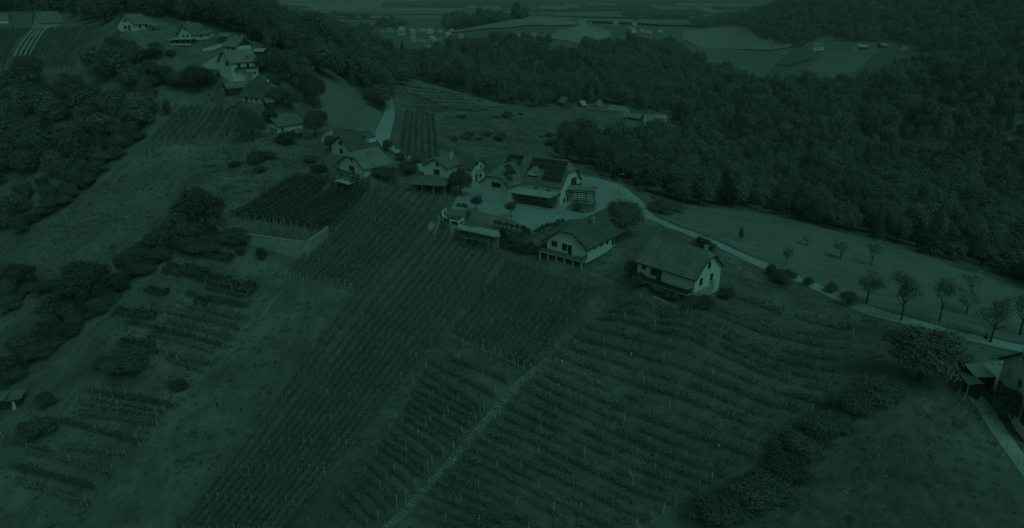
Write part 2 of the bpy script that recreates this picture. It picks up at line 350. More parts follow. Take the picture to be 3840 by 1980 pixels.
def sheet_xy(name, poly, mat, off=0.05, label=None, kind='structure', zfun=None, dens=None):
    poly = [tuple(p[:2]) for p in poly]
    P = np.array(poly); r = np.hypot(P[:, 0], P[:, 1]).mean(); area = abs(sum(P[i, 0] * P[(i + 1) % len(P), 1] - P[(i + 1) % len(P), 0] * P[i, 1] for i in range(len(P)))) / 2
    step = max(dens or 0.012 * r, math.sqrt(area / 2500.0))
    bd = []
    for i in range(len(P)):
        a, b = P[i], P[(i + 1) % len(P)]; n = max(1, int(np.hypot(*(b - a)) / step))
        bd += [tuple(a + (b - a) * k / n) for k in range(n)]
    x0, y0 = P.min(0); x1, y1 = P.max(0)
    gx, gy = np.meshgrid(np.arange(x0, x1, step), np.arange(y0, y1, step)); gx = gx.ravel() + RNG.uniform(-.1, .1, gx.size) * step; gy = gy.ravel()
    k = inpoly(gx, gy, poly) & (polydist(gx, gy, poly) > step * 0.45)
    pts = [Vector(p) for p in bd] + [Vector((x, y)) for x, y in zip(gx[k], gy[k])]
    nb = len(bd)
    res = delaunay_2d_cdt(pts, [], [list(range(nb))], 1, 1e-5)
    V = np.array([(p.x, p.y) for p in res[0]]); Z = (tz(V[:, 0], V[:, 1]) if zfun is None else zfun(V[:, 0], V[:, 1])) + off
    me = bpy.data.meshes.new(name); me.from_pydata([(a, b, c) for (a, b), c in zip(V, Z)], [], [tuple(f) for f in res[2]]); me.update()
    me.polygons.foreach_set('use_smooth', np.ones(len(me.polygons), bool))
    # faces upward
    if len(me.polygons) and me.polygons[0].normal.z < 0: me.flip_normals()
    o = link(name, me, mat, kind=kind)
    if label: o['label'] = label
    return o
def sheet_px(name, pts, mat, off=None, label=None):
    P = [G(u, v) for u, v in pts]; r = np.mean([np.hypot(p[0], p[1]) for p in P])
    return sheet_xy(name, P, mat, off if off is not None else 0.04 + 0.0009 * r, label)
def strip(name, line, width, mat, off=0.06, step=1.0, label=None, kind='structure', zadd=0.0):
    line = [np.array(p[:2]) for p in line]; pts = []
    # smooth the centre line (Catmull-Rom)
    for i in range(len(line) - 1):
        p0 = line[max(i - 1, 0)]; p1 = line[i]; p2 = line[i + 1]; p3 = line[min(i + 2, len(line) - 1)]
        n = max(2, int(np.hypot(*(p2 - p1)) / step))
        for k in range(n):
            t = k / n
            pts.append(0.5 * ((2 * p1) + (-p0 + p2) * t + (2 * p0 - 5 * p1 + 4 * p2 - p3) * t * t + (-p0 + 3 * p1 - 3 * p2 + p3) * t ** 3))
    pts.append(line[-1]); P = np.array(pts); D = np.gradient(P, axis=0); D /= np.linalg.norm(D, axis=1, keepdims=True); Nn = np.stack([-D[:, 1], D[:, 0]], 1)
    w = np.interp(np.linspace(0, 1, len(P)), np.linspace(0, 1, len(width)), width) if isinstance(width, (list, tuple)) else np.full(len(P), width)
    lat = np.linspace(0.5, -0.5, 5); rows = []
    for l in lat:
        Q = P + Nn * (w * l)[:, None] * (1 + 0.03 * np.sin(np.arange(len(P)) * .7 + l * 9))[:, None]
        rows.append(np.stack([Q[:, 0], Q[:, 1], tz(Q[:, 0], Q[:, 1]) + off + zadd], 1))
    V = np.array(rows)
    o = link(name, grid_mesh(name, V, len(lat), len(P)), mat, kind=kind)
    if o.data.polygons[0].normal.z < 0: o.data.flip_normals()
    if label: o['label'] = label
    return o, P

# ------------------------------------------------------------------ yards, roads, fields
yard_xy = pxpoly([(1728,712),(1800,655),(1900,645),(2180,652),(2330,692),(2416,762),(2432,826),(2300,832),(2230,815),(2130,825),(2060,858),(2010,882),(1990,872),(1925,825),(1800,795),(1690,782)], 0.0)
sheet_xy('courtyard', yard_xy, 'gravel', 0.05, 'pale gravel courtyard in front of the inn')
sheet_xy('yard_lawn', pxpoly([(1660,790),(1700,781),(1800,797),(1925,828),(1988,872),(1930,862),(1870,852),(1745,822),(1738,812),(1672,800)], 0.0), 'mown_grass', 0.045, 'lawn strip along the courtyard edge')
sheet_px('ramp', [(1604,852),(1622,828),(1648,812),(1656,830),(1642,860),(1628,890),(1610,874)], 'concrete', 0.4, 'pale curved ramp outside the arcade wall')
main_road_px = [(2290,690),(2370,740),(2420,800),(2500,843),(2620,890),(2760,950),(2900,1010),(3120,1105),(3330,1186),(3560,1250),(3780,1298),(4100,1360)]
road_line = [G(u, v) for u, v in main_road_px]
strip('road', road_line, 3.1, 'asphalt_pale', 0.09, 1.0, 'narrow pale road past the houses on the right')
far_road_px = [(1480,560),(1440,545),(1432,520),(1445,480),(1458,440),(1462,400),(1455,360),(1458,330)]
strip('far_road', [G(u, v) for u, v in far_road_px], [5.0, 5.0, 4.6, 4.4, 4.0, 3.6, 3.4, 3.0], 'asphalt_pale', 0.2, 1.5, 'pale lane running away to the wood')
strip('lane', [G(u, v) for u, v in [(1480,560),(1510,580),(1545,600),(1570,625),(1600,650)]], [4.5, 3.5, 3.5, 3.5], 'asphalt_pale', 0.16, 1.2, 'lane down to the inn neighbours')
strip('path', [G(u, v) for u, v in [(3655,1488),(3690,1530),(3735,1600),(3790,1680),(3850,1765),(3920,1870)]], [2.2, 2.2, 1.9, 1.7], 'concrete', 0.10, 0.6, 'concrete path sloping down at the right edge')
sheet_px('yard_slab', [(3690,1362),(3765,1354),(3775,1440),(3735,1480),(3690,1420)], 'concrete', 0.08, 'small concrete yard by the corrugated shed')
sheet_px('driveway', [(2700,1010),(2740,985),(2800,1000),(2900,1035),(2960,1060),(2920,1075),(2810,1050)], 'dry_grass', 0.07, 'worn grass drive behind the house')
sheet_px('gravel_forecourt', [(760,245),(800,218),(870,215),(880,250),(820,262),(770,262)], 'gravel', 0.16, 'pale forecourt beside the large white house')
sheet_px('gravel_track', [(760,185),(830,165),(850,172),(800,190),(760,196)], 'gravel', 0.2, 'pale track between the upper houses')
sheet_px('gravel_corner', [(1225,495),(1250,490),(1245,520),(1210,545),(1205,520)], 'gravel', 0.16, 'pale gravel corner beside the dark roofed house')
sheet_px('lawn', [(1190,290),(1270,300),(1335,340),(1390,395),(1435,430),(1440,480),(1425,520),(1330,490),(1230,475),(1205,420),(1200,350)], 'mown_grass', 0.14, 'smooth lawn left of the lane')
sheet_px('meadow_strip', [(2420,770),(2600,770),(2800,790),(3000,835),(3200,885),(3500,975),(3840,1080),(4100,1150),(4100,1330),(3780,1275),(3560,1230),(3330,1165),(3120,1085),(2900,990),(2760,930),(2620,870),(2500,822),(2440,800)], 'mown_grass', 0.05, 'mown meadow between road and wood')
sheet_px('pasture', [(560,560),(700,540),(800,560),(700,650),(640,740),(560,830),(430,930),(330,1010),(230,1050),(100,1000),(120,880),(330,720),(480,620)], 'dry_grass', 0.06, 'rough pale pasture on the left slope')
sheet_px('grass_strip', [(1440,1330),(1540,1395),(1500,1460),(1370,1610),(1240,1780),(1130,1900),(1060,1980),(1000,2060),(1250,2060),(1330,1930),(1420,1750),(1500,1580),(1590,1420),(1680,1290),(1620,1240)], 'rough_grass', 0.05, 'grass strip between two vineyards')
sheet_px('vineyard_soil', [(1085,1050),(1320,1088),(1000,1560),(690,1975),(1060,1975),(1540,1380),(1880,960),(1690,735),(1400,690)], 'vine_ground', 0.035, 'grassy ground under the central vine rows')
sheet_px('orchard_ground', [(1990,1420),(2300,1110),(2720,1090),(3205,1240),(3130,1430),(2900,1700),(2600,1850),(2430,2000),(1540,1990)], 'vine_ground', 0.035, 'weedy ground under the right vineyard')
sheet_px('rough_pasture', [(3400,1475),(3600,1500),(3700,1600),(3850,1790),(3950,2050),(2560,2050),(2760,1940),(2900,1830),(3000,1750),(3120,1640),(3260,1540)], 'rough_grass', 0.05, 'dark rough grass at the bottom right')
FIELDS = [
 ('field', [(2560,118),(2650,108),(2760,97),(2800,103),(2832,138),(2990,172),(2960,180),(2880,192),(2560,150)], 'field_pale', 'pale field below the right hill'),
 ('field', [(2600,160),(2880,198),(2960,184),(2990,178),(2920,230),(2860,300),(2700,280),(2640,220)], 'field_mid', 'wide field left of the far farm'),
 ('field', [(2950,188),(3080,190),(3050,225),(2950,250),(2890,240)], 'field_dark', 'dark plot left of the far farm'),
 ('field', [(3100,205),(3250,190),(3300,190),(3230,255),(3160,320),(3060,320),(2990,290)], 'field_mid', 'green field below the far farm'),
 ('field', [(3300,190),(3460,185),(3380,260),(3310,320),(3180,320),(3240,255)], 'field_dark', 'dark field right of the green one'),
 ('field', [(3002,178),(3040,160),(3110,135),(3085,160),(3098,182)], 'field_mid', 'small triangular field above the far farm'),
 ('field', [(1640,125),(1800,100),(1900,82),(2080,68),(2170,78),(2165,96),(2080,100),(1900,108),(1760,118)], 'field_pale', 'pale hilltop field before the far plain'),
 ('field', [(2080,120),(2150,105),(2290,112),(2290,140),(2180,170),(2060,150)], 'field_pale', 'sloping pale field below the hilltop house'),
 ('field', [(1500,300),(1580,298),(1720,330),(1860,378),(1880,400),(1790,420),(1660,400),(1530,350)], 'field_mid', 'green slope right of the lane'),
]
for nm, pts, mt, lb in FIELDS: sheet_px(nm, pts, mt, None, lb)
# the far plain: long bands of fields and dark woods
for k in range(64):
    rr = random.uniform(1900, 9000); a = R(random.uniform(-24, 24)); L = rr * random.uniform(.06, .22); Wd = rr * random.uniform(.05, .16); cx, cy = rr * math.sin(a), rr * math.cos(a)
    th = random.uniform(-.35, .35); c, s = math.cos(th), math.sin(th)
    poly = [(cx + c * x - s * y, cy + s * x + c * y) for x, y in ((-L, -Wd * random.uniform(.6, 1)), (L * random.uniform(.5, 1), -Wd), (L, Wd * random.uniform(.5, 1)), (-L * random.uniform(.7, 1), Wd))]
    sheet_xy('plain_field', poly, random.choice(['field_pale', 'field_pale', 'field_pale', 'field_mid']), 0.6 + k * 0.08, 'field on the far plain', dens=0.02 * rr)

# ------------------------------------------------------------------ trees
def crown_mesh(name, kind, seed, nleaf, lsize):
    """unit tree crown: height 1, width 1 at its widest; leaf faces gathered in lobes"""
    g = np.random.default_rng(seed)
    if kind == 'conifer':
        n = nleaf; h = g.beta(1.0, 1.35, n) * 0.94 + 0.05; lay = np.floor(h * 13) / 13 + 0.015
        fr = ((h - lay) * 13).clip(0, 1); rad = 0.5 * (1 - h) ** 0.85 * (1.0 - 0.28 * fr) + 0.01
        ang = g.uniform(0, 2 * np.pi, n); wob = 1 + 0.16 * np.sin(ang * 5 + lay * 40) + .1 * g.normal(size=n); q = rad * wob * np.sqrt(g.uniform(.25, 1, n))
        C = np.stack([q * np.cos(ang), q * np.sin(ang), h], 1)
        Nn = np.stack([np.cos(ang) * .5, np.sin(ang) * .5, np.full(n, .8)], 1) + .2 * g.normal(size=(n, 3))
        return quads_mesh(name, leaf_quads(C, Nn, lsize * (0.5 + (1 - h)), g, aspect=.55))
    P = dict(broad=(34, .155, .37, .33, .60, .39, .0), tall=(26, .16, .27, .40, .56, .42, .0), orchard=(15, .15, .36, .27, .64, .33, .0),
             ball=(34, .16, .34, .20, .70, .29, .0), bush=(30, .17, .36, .32, .42, .40, .0), column=(20, .17, .25, .43, .52, .44, .0))[kind]
    nl, lr, rx, rz, cz, zmax, _ = P
    # lobes on a lumpy ellipsoid, fewer low down
    C = []; Nn = []; S = []
    d = g.normal(size=(nl * 4, 3)); d /= np.linalg.norm(d, axis=1, keepdims=True); d = d[d[:, 2] > (-.62 if kind != 'bush' else -.35)][:nl]
    skew = 1 + .22 * np.sin(np.arctan2(d[:, 1], d[:, 0]) * 2 + g.uniform(0, 6)) * (1 - np.abs(d[:, 2]))
    base = d * np.array([rx, rx, rz]) * (g.uniform(.55, 1.12, len(d)) * skew)[:, None] + np.array([0, 0, cz])
    lrad = lr * g.uniform(.45, 1.3, len(d)); inner = g.normal(size=(6, 3)) * np.array([rx, rx, rz]) * .25 + np.array([0, 0, cz])
    base = np.vstack([base, inner]); lrad = np.concatenate([lrad, np.full(6, lr * 1.25)])
    wts = lrad ** 2; wts /= wts.sum(); cnt = (wts * nleaf).astype(int)
    sq = rz / rx
    for c, r, m in zip(base, lrad, cnt):
        e = g.normal(size=(m, 3)); e /= np.linalg.norm(e, axis=1, keepdims=True)
        e[:, 2] = np.where(e[:, 2] < -.45, -e[:, 2], e[:, 2])
        rad = r * (1 - .38 * g.uniform(0, 1, m) ** 2) * (1 + .20 * g.normal(size=m))
        C.append(c + e * rad[:, None] * np.array([1, 1, min(1.25, .75 + .35 * sq)])); out = (c - np.array([0, 0, cz - .15])); Nn.append(e * .9 + .5 * out + np.array([0, 0, .28]) + .36 * g.normal(size=(m, 3)))
    C = np.vstack(C); Nn = np.vstack(Nn)
    if kind in ('bush',): C[:, 2] = np.abs(C[:, 2] - .02) + .02
    return quads_mesh(name, leaf_quads(C, Nn, np.full(len(C), lsize), g))
def trunk_mesh(name, kind, seed):
    g = random.Random(seed); mb = MB()
    if kind == 'bush':
        for i in range(5):
            a = g.uniform(0, 6.28); mb.cyl((0, 0, -.12), (.2 * math.cos(a), .2 * math.sin(a), .4), .03, .008, 5)
        return mb.mesh(name)
    top = {'conifer': .9, 'column': .7}.get(kind, .45); r0 = {'conifer': .028, 'orchard': .028, 'ball': .03}.get(kind, .034)
    p = Vector((0, 0, -.08)); q = Vector((g.uniform(-.02, .02), g.uniform(-.02, .02), top * .55)); t = Vector((g.uniform(-.03, .03), g.uniform(-.03, .03), top))
    mb.cyl(p, q, r0 * 1.25, r0 * .8, 7); mb.cyl(q, t, r0 * .8, r0 * .4, 6)
    if kind != 'conifer':
        for i in range(6):
            a = i * 1.05 + g.uniform(-.3, .3); s = q.lerp(t, g.uniform(0, .8)); L = g.uniform(.2, .3)
            mb.cyl(s, s + Vector((L * math.cos(a), L * math.sin(a), g.uniform(.14, .3))), r0 * .45, r0 * .12, 5)
    return mb.mesh(name)
PROTO = {}
def protos(kind, n, nleaf, lsize, mat, key=None):
    L = []
    for i in range(n):
        cm = crown_mesh(f'{key or kind}_crown', kind, 100 + 17 * i + hash(kind) % 1 + len(kind) * 7, nleaf, lsize); cm.materials.append(M[mat])
        tm = trunk_mesh(f'{key or kind}_trunk', kind, 50 + i); tm.materials.append(M['bark']); L.append((cm, tm))
    PROTO[key or kind] = L
protos('broad', 5, 12500, .034, 'leaf'); protos('tall', 4, 11000, .034, 'leaf'); protos('conifer', 3, 6000, .04, 'needle')
protos('orchard', 4, 2700, .032, 'leaf_pale'); protos('ball', 2, 3200, .055, 'leaf_dark'); protos('bush', 5, 9000, .037, 'leaf')
protos('bush', 4, 9000, .037, 'leaf_dark', 'bush_dark'); protos('broad', 3, 12500, .034, 'leaf_dark', 'broad_dark')
protos('column', 2, 1600, .07, 'leaf_dark')
NTREE = [0]
def plant(name, kind, loc, w, h, label, cat, group=None, idx=None, rz=None):
    NTREE[0] += 1; P = PROTO[kind]; i = (NTREE[0] if idx is None else idx) % len(P); cm, tm = P[i]
    e = thing(name, label, cat, tuple(loc), random.uniform(0, 6.28) if rz is None else rz, group)
    e.scale = (w, w * random.uniform(.8, 1.15), h)
    is_bush = kind.startswith('bush')
    link('foliage' if is_bush else 'crown', cm, None, e); link('stem' if is_bush else 'trunk', tm, None, e)
    return e
def tree_px(name, kind, u, v, wpx, hpx, label, cat='tree', group=None, idx=None):
    p = G(u, v); k = depth(p) / FPX
    dep = math.atan2(CAMZ - p[2] - hpx * k * .5, np.hypot(p[0], p[1]))
    h = max(hpx * k / max(math.cos(dep), .5) * .96, 0.3); return plant(name, kind, (p[0], p[1], p[2] - .05), wpx * k, h, label, cat, group, idx)

# --- trees one can point at
T = [  # name, kind, u, v(base), width px, height px, label
 ('leafy_tree','broad',2340,884,140,135,'big leafy tree right behind the dark gabled house by the road'),
 ('ball_tree','ball',1787,792,46,56,'clipped ball tree on the courtyard edge nearer the picnic table'),
 ('ball_tree','ball',1917,816,50,60,'clipped ball tree on the courtyard edge nearer the vine trellis'),
 ('dark_tree','broad_dark',1728,734,96,100,'dark round tree at the courtyard corner beside the open shelter'),
 ('small_shrub','bush',1692,842,44,36,'low shrub at the foot of the curved arcade wall'),
 ('garden_shrub','bush',1756,822,28,40,'dark shrub in the lawn right of the curved arcade wall'),
 ('wall_climber_shrub','bush',2068,786,44,62,'leafy climber at the corner post of the inn canopy'),
 ('rock_garden_shrub','bush',2168,790,34,32,'rounded shrub in the bed before the hayrack'),
 ('roadside_hedge','bush_dark',2632,930,66,48,'dark clipped hedge by the road behind the tiled house'),
 ('roadside_hedge','bush_dark',2668,938,40,34,'small dark hedge ball beside the road behind the tiled house'),
 ('slender_tree','column',2776,905,26,52,'thin upright sapling alone in the meadow near the road'),
 ('fruit_tree','orchard',2947,997,50,78,'narrow fruit tree standing just above the road in the meadow'),
 ('fruit_tree','orchard',3026,921,56,42,'small flat fruit tree, highest one in the meadow'),
 ('fruit_tree','orchard',3151,972,96,74,'leaning wide fruit tree in the middle of the meadow'),
 ('fruit_tree','orchard',3268,998,72,104,'tall fruit tree in the middle of the meadow'),
 ('fruit_tree','orchard',3250,1138,140,125,'broad fruit tree overhanging the road'),
 ('fruit_tree','orchard',3379,1203,130,190,'tall open fruit tree standing below the road'),
 ('fruit_tree','orchard',3523,1208,110,195,'fruit tree above the road with thin twin crown'),
 ('fruit_tree','orchard',3640,1100,105,88,'fruit tree highest on the meadow at the right'),
 ('fruit_tree','orchard',3622,1180,100,95,'dense low fruit tree above the road at the right'),
 ('fruit_tree','orchard',3712,1284,150,180,'tallest tree over the road end at the right'),
 ('fruit_tree','orchard',3825,1256,150,185,'last fruit tree above the road at the picture edge'),
 ('roadside_bush','bush',3029,1072,44,40,'small bush on the verge, nearer the narrow fruit tree'),
 ('roadside_bush','bush',3113,1098,50,44,'small bush on the verge in the middle of the road stretch'),
 ('roadside_bush','bush',3182,1142,70,62,'bush on the verge under the broad fruit tree'),
 ('roadside_bush','bush_dark',2930,1062,96,64,'wide dark bush on the verge behind the vineyard top corner'),
 ('roadside_bush','bush_dark',2888,1030,50,44,'dark bush where the grass drive meets the road'),
 ('young_spruce','conifer',3696,1270,16,32,'tiny dark spruce beside the road'),
 ('leafy_tree','broad',3440,1424,300,190,'very wide leafy tree left of the corrugated shed'),
 ('hedge_bush','bush',3290,1480,200,78,'large bush under the very wide tree'),
 ('hedge_bush','bush_dark',3190,1535,170,74,'dark bush second down the hedge below the wide tree'),
 ('hedge_bush','bush',3085,1620,165,72,'dark bush third down the hedge below the wide tree'),
 ('hedge_bush','bush_dark',2985,1700,180,80,'low bush at the lower end of the hedge'),
 ('thicket_bush','bush_dark',2840,1880,220,90,'dark thicket at the lower corner of the right vineyard'),
 ('thicket_bush','bush',2690,1960,200,88,'thicket bush at the bottom edge below the right vineyard'),
 ('thicket_bush','bush_dark',2940,1790,190,80,'loose bush right of the dark thicket'),
 ('evergreen_bush','bush_dark',3800,1575,170,130,'very dark bush beside the concrete path'),
 ('leafy_tree','broad_dark',775,895,170,185,'tall leafy tree at the left end of the terrace wall'),
 ('leafy_tree','broad',700,920,150,140,'leafy tree left of the tall one by the terrace wall'),
 ('young_fir','conifer',752,905,34,62,'small pale conifer at the foot of the terrace wall'),
 ('hedgerow_tree','broad_dark',640,950,140,105,'dark tree in the hedgerow below the terrace wall'),
 ('hedgerow_tree','bush',545,980,150,85,'round tree in the hedgerow above the steep path'),
 ('hedgerow_tree','broad_dark',480,1042,90,100,'narrow dark tree in the hedgerow beside the steep path'),
 ('hedgerow_tree','broad_dark',345,1140,210,160,'large dark tree midway down the hedgerow'),
 ('hedgerow_tree','bush_dark',250,1200,170,110,'dark tree left of the pale spruce in the hedgerow'),
 ('pale_spruce','conifer',313,1190,70,110,'pale spruce in front of the hedgerow'),
 ('hedgerow_bush','bush_dark',190,1290,130,90,'dark bush low in the hedgerow at the left'),
 ('hedgerow_bush','bush',95,1340,140,100,'bush low in the hedgerow near the left edge'),
 ('hedgerow_bush','bush_dark',15,1440,150,130,'dark bush in the hedgerow at the left edge'),
 ('lone_tree','broad_dark',85,1098,130,110,'dark tree by itself above the hedgerow at the left'),
 ('lone_tree','broad',20,1150,110,110,'tree at the left edge above the hedgerow'),
 ('round_tree','broad_dark',115,325,150,115,'round dark tree below the netted vine rows'),
 ('cone_tree','column',631,434,46,56,'small dark egg shaped tree on the upper slope'),
 ('slope_shrub','bush_dark',585,322,70,50,'dark shrub pair on the slope above the egg shaped tree'),
 ('slope_tree','broad_dark',745,345,130,100,'dark tree on the slope left of the log shed'),
 ('slope_tree','broad_dark',660,330,90,60,'low dark tree on the slope right of the shrubs'),
 ('slope_tree','broad_dark',950,530,85,115,'dark tree left of the small white cottage'),
 ('village_tree','broad',1055,300,110,110,'leafy tree right of the white house with chimney'),
 ('village_tree','broad',1130,350,130,130,'leafy tree above the lawn'),
 ('village_tree','broad_dark',1180,405,110,130,'dark tree on the left edge of the lawn'),
 ('village_tree','broad',1040,395,90,70,'bushy tree below the hipped dark roof'),
 ('village_tree','broad_dark',1185,520,80,105,'dark tree between the white cottage and the dark roofed house'),
 ('village_tree','bush_dark',1075,540,90,50,'dark bush in front of the small white cottage'),
 ('garden_hedge','bush_dark',1452,566,46,52,'dark clipped cube hedge beside the lane'),
 ('garden_bush','bush',1500,600,44,36,'bush below the clipped hedge'),
 ('garden_bush','column',1527,602,12,44,'dark slim cypress beside the lane'),
 ('garden_bush','bush',1565,612,60,44,'bush by the lane left of the gabled white house'),
 ('garden_bush','bush_dark',1440,676,110,60,'dark bush before the pale roofed house'),
 ('garden_bush','bush_dark',1530,650,100,50,'dark bush between the pale roofed house and the shelter'),
 ('terrace_bush','bush_dark',905,960,40,50,'small pointed dark bush below the terrace wall'),
 ('terrace_bush','bush_dark',985,970,60,46,'dark bush before the terrace wall'),
 ('terrace_shrub','bush',770,955,110,60,'pale shrubs between terrace wall and first hedge'),
 ('field_bush','bush',480,1395,170,90,'broad dark bush alone among the lower left vine rows'),
 ('field_bush','bush',390,1380,90,50,'dark bush left of the broad one in the lower left field'),
 ('field_bush','bush_dark',672,1462,72,46,'small dark bush beside the open grass at the lower left'),
 ('field_bush','bush',140,1640,150,80,'dark bush near the left edge above the curved vine rows'),
 ('field_bush','bush_dark',175,1520,90,50,'dark bush right of the small hut'),
 ('far_conifer','conifer',1512,262,60,110,'tall dark spruce at the edge of the wood by the lane'),
 ('meadow_bush','bush',2480,800,110,60,'bush at the top of the meadow beside the road bend'),
 ('meadow_bush','bush',2530,790,90,40,'low bush at the top of the meadow right of the road bend'),
]
for t in T: tree_px(t[0], t[1], t[2], t[3], t[4], t[5], t[6], 'bush' if t[1].startswith('bush') else 'tree')
# low scrub filling the two hedgerows
def scrub_line(pts, n, wp, hp, label, group, kinds=('bush_dark', 'bush_dark', 'bush')):
    for k in range(n):
        t = (k + random.uniform(.2, .8)) / n * (len(pts) - 1); i = min(int(t), len(pts) - 2); f = t - i
        uu = pts[i][0] + (pts[i + 1][0] - pts[i][0]) * f + random.uniform(-22, 22); vv = pts[i][1] + (pts[i + 1][1] - pts[i][1]) * f + random.uniform(-10, 10)
        tree_px('scrub', random.choice(kinds), uu, vv, wp * random.uniform(.6, 1.3), hp * random.uniform(.6, 1.25), f'{ORD[k]} ' + label, 'bush', group)
scrub_line([(3380,1470),(3200,1560),(3080,1650),(2960,1740),(2820,1870),(2640,1975)], 20, 115, 50, 'low scrub bush from the top of the hedge below the wide tree', 'scrub of the right hedge', ('bush', 'bush_dark'))
scrub_line([(900,905),(760,925),(620,975),(500,1050),(400,1130),(280,1220),(160,1310),(60,1400),(0,1450)], 34, 95, 56, 'low scrub bush from the top of the left hedgerow', 'scrub of the left hedgerow')
scrub_line([(560,330),(520,420),(460,560),(330,690),(200,785),(60,880)], 26, 90, 60, 'bush from the top along the edge of the left wood', 'bushes along the left wood')
scrub_line([(240,1100),(150,1080),(60,1120),(10,1180)], 8, 100, 50, 'rough bush from the right above the left hedgerow', 'rough bushes above the left hedgerow')
# hedge lines
def hedge(u0, v0, u1, v1, wm, hm, label, mat='vine_leaf_dark', dens=55):
    a, b = G(u0, v0), G(u1, v1); L = np.hypot(*(b - a)[:2]); n = int(L * dens * hm); t = RNG.uniform(0, 1, n)
    lump = .75 + .35 * np.sin(t * L * .9 + 1) * np.sin(t * L * .37)
    d = (b - a)[:2] / L; nn = np.array([-d[1], d[0]]); off = RNG.normal(size=n) * wm * .33; zz = hm * lump * RNG.beta(2.2, 1.3, n)
    X = a[0] + (b[0] - a[0]) * t + nn[0] * off; Y = a[1] + (b[1] - a[1]) * t + nn[1] * off; Z = tz(X, Y) + zz
    Nn = np.stack([nn[0] * off, nn[1] * off, np.full(n, .5)], 1) + .25 * RNG.normal(size=(n, 3))
    Q = leaf_quads(np.stack([X, Y, Z], 1), Nn, np.full(n, .42), RNG) - a[None, None]
    e = thing('hedge', label, 'hedge', tuple(a)); link('foliage', quads_mesh('hedge', Q), mat, e); return e
hedge(621,1015,840,1075,2.4,2.2,'thick dark hedge just below the terrace wall, left of the next one')
hedge(840,1070,960,1095,2.2,2.0,'thick dark hedge continuing right below the terrace wall')
hedge(715,948,870,985,2.0,1.6,'overgrown vine hedge directly under the terrace wall')
hedge(432,1172,586,1195,1.6,1.3,'low dark hedge on the open slope right of the pale spruce')
hedge(547,1090,631,1104,1.4,1.1,'short low hedge below the steep path')
hedge(450,1285,580,1300,1.6,1.1,'low dark hedge above the broad lone bush')
hedge(730,1130,780,1140,1.6,1.2,'short dark hedge at the top of the posts on the left slope')
hedge(1870,900,2050,950,1.6,2.0,'dark clipped hedge below the courtyard corner', dens=75)

# ------------------------------------------------------------------ woods: the largest trees one by one, the rest as a mass
FOREST = [
 [(1500,335),(1600,250),(1750,245),(1950,262),(2080,240),(2250,205),(2420,175),(2560,200),(2650,250),(2760,310),(2850,340),(2960,335),(3100,345),(3250,335),(3330,310),(3420,260),(3480,215),(3560,200),(4700,200),(4700,1330),(3840,1064),(3700,1017),(3500,964),(3300,902),(3100,858),(2900,798),(2750,778),(2560,768),(2450,735),(2380,700),(2280,655),(2190,625),(2110,600),(2080,560),(2060,480),(2060,410),(1990,405),(1880,392),(1700,338),(1560,305)],
 [(2620,114),(2700,100),(2770,99),(2840,142),(2920,163),(2990,182),(3030,167),(3100,137),(3160,160),(3200,160),(3290,158),(3400,155),(3480,210),(3840,215),(4700,215),(4700,-34),(2640,-34),(2560,60)],
 [(560,72),(640,77),(760,87),(830,112),(960,142),(1000,192),(1080,217),(1160,262),(1190,296),(1290,308),(1350,345),(1400,408),(1442,425),(1452,335),(1500,320),(1540,270),(1480,225),(1430,190),(1380,140),(1260,112),(1180,60),(1150,-34),(380,-34),(380,30),(430,48),(500,48)],
 [(-700,62),(130,46),(250,52),(300,82),(400,92),(430,60),(400,-34),(-700,-34)],
 [(-500,340),(50,345),(230,400),(330,330),(380,240),(480,260),(560,335),(550,470),(470,560),(330,690),(200,780),(0,900),(-500,1080)],
 [(1680,118),(1800,100),(1900,80),(2080,66),(2165,74),(2165,40),(1980,30),(1820,55),(1660,90)],
 [(1390,108),(1480,96),(1540,100),(1500,110)],
 [(2230,62),(2320,75),(2390,85),(2380,60),(2260,45)],
 [(1990,150),(2060,190),(2000,175),(1900,170),(1780,190),(1640,222),(1540,240),(1560,262),(1700,265),(2080,250),(2250,215),(2420,180),(2400,160),(2300,180),(2180,212)],
]
CLEAR = [[(2060,560),(2050,395),(2120,394),(2280,388),(2400,414),(2530,428),(2550,560),(2300,570),(2150,570)],
         [(2600,160),(2880,198),(2960,184),(2990,178),(2920,230),(2860,300),(2700,280),(2640,220)],
         [(3002,178),(3040,160),(3110,135),(3085,160),(3098,182)],
         [(2080,120),(2150,105),(2290,112),(2290,140),(2180,170),(2060,150)],
         [(640,-34),(740,-34),(740,10),(640,10)]]
pts = []
def sample(r0, r1, sp, amin=-50, amax=50):
    n = int((r1 * r1 - r0 * r0) * R(amax - amin) / 2 / (sp * sp * .78)); r = np.sqrt(RNG.uniform(r0 * r0, r1 * r1, n)); a = R(1) * RNG.uniform(amin, amax, n)
    return np.stack([r * np.sin(a), r * np.cos(a)], 1)
def thin(P, dmin):
    cell = {}; keep = []
    for i, (x, y) in enumerate(P):
        k = (int(x // dmin), int(y // dmin)); ok = True
        for dx in (-1, 0, 1):
            for dy in (-1, 0, 1):
                for j in cell.get((k[0] + dx, k[1] + dy), ()):
                    if (P[j][0] - x) ** 2 + (P[j][1] - y) ** 2 < dmin * dmin: ok = False; break
                if not ok: break
            if not ok: break
        if ok: cell.setdefault(k, []).append(i); keep.append(i)
    return P[keep]
for r0, r1, sp in ((150, 420, 5.6), (420, 750, 6.6), (750, 1200, 8.5), (1200, 2100, 11.5)):
    XY = sample(r0, r1, sp * .8); Z = tz(XY[:, 0], XY[:, 1]); u, v, dz = project(np.column_stack([XY, Z]))
    k = np.zeros(len(XY), bool)
    for f in FOREST: k |= inpoly(u, v, f)
    for c in CLEAR: k &= ~inpoly(u, v, c)
    k &= (u > -500) & (u < 4400)
    P = thin(XY[k], sp); z = tz(P[:, 0], P[:, 1]); pts.append(np.column_stack([P, z]))
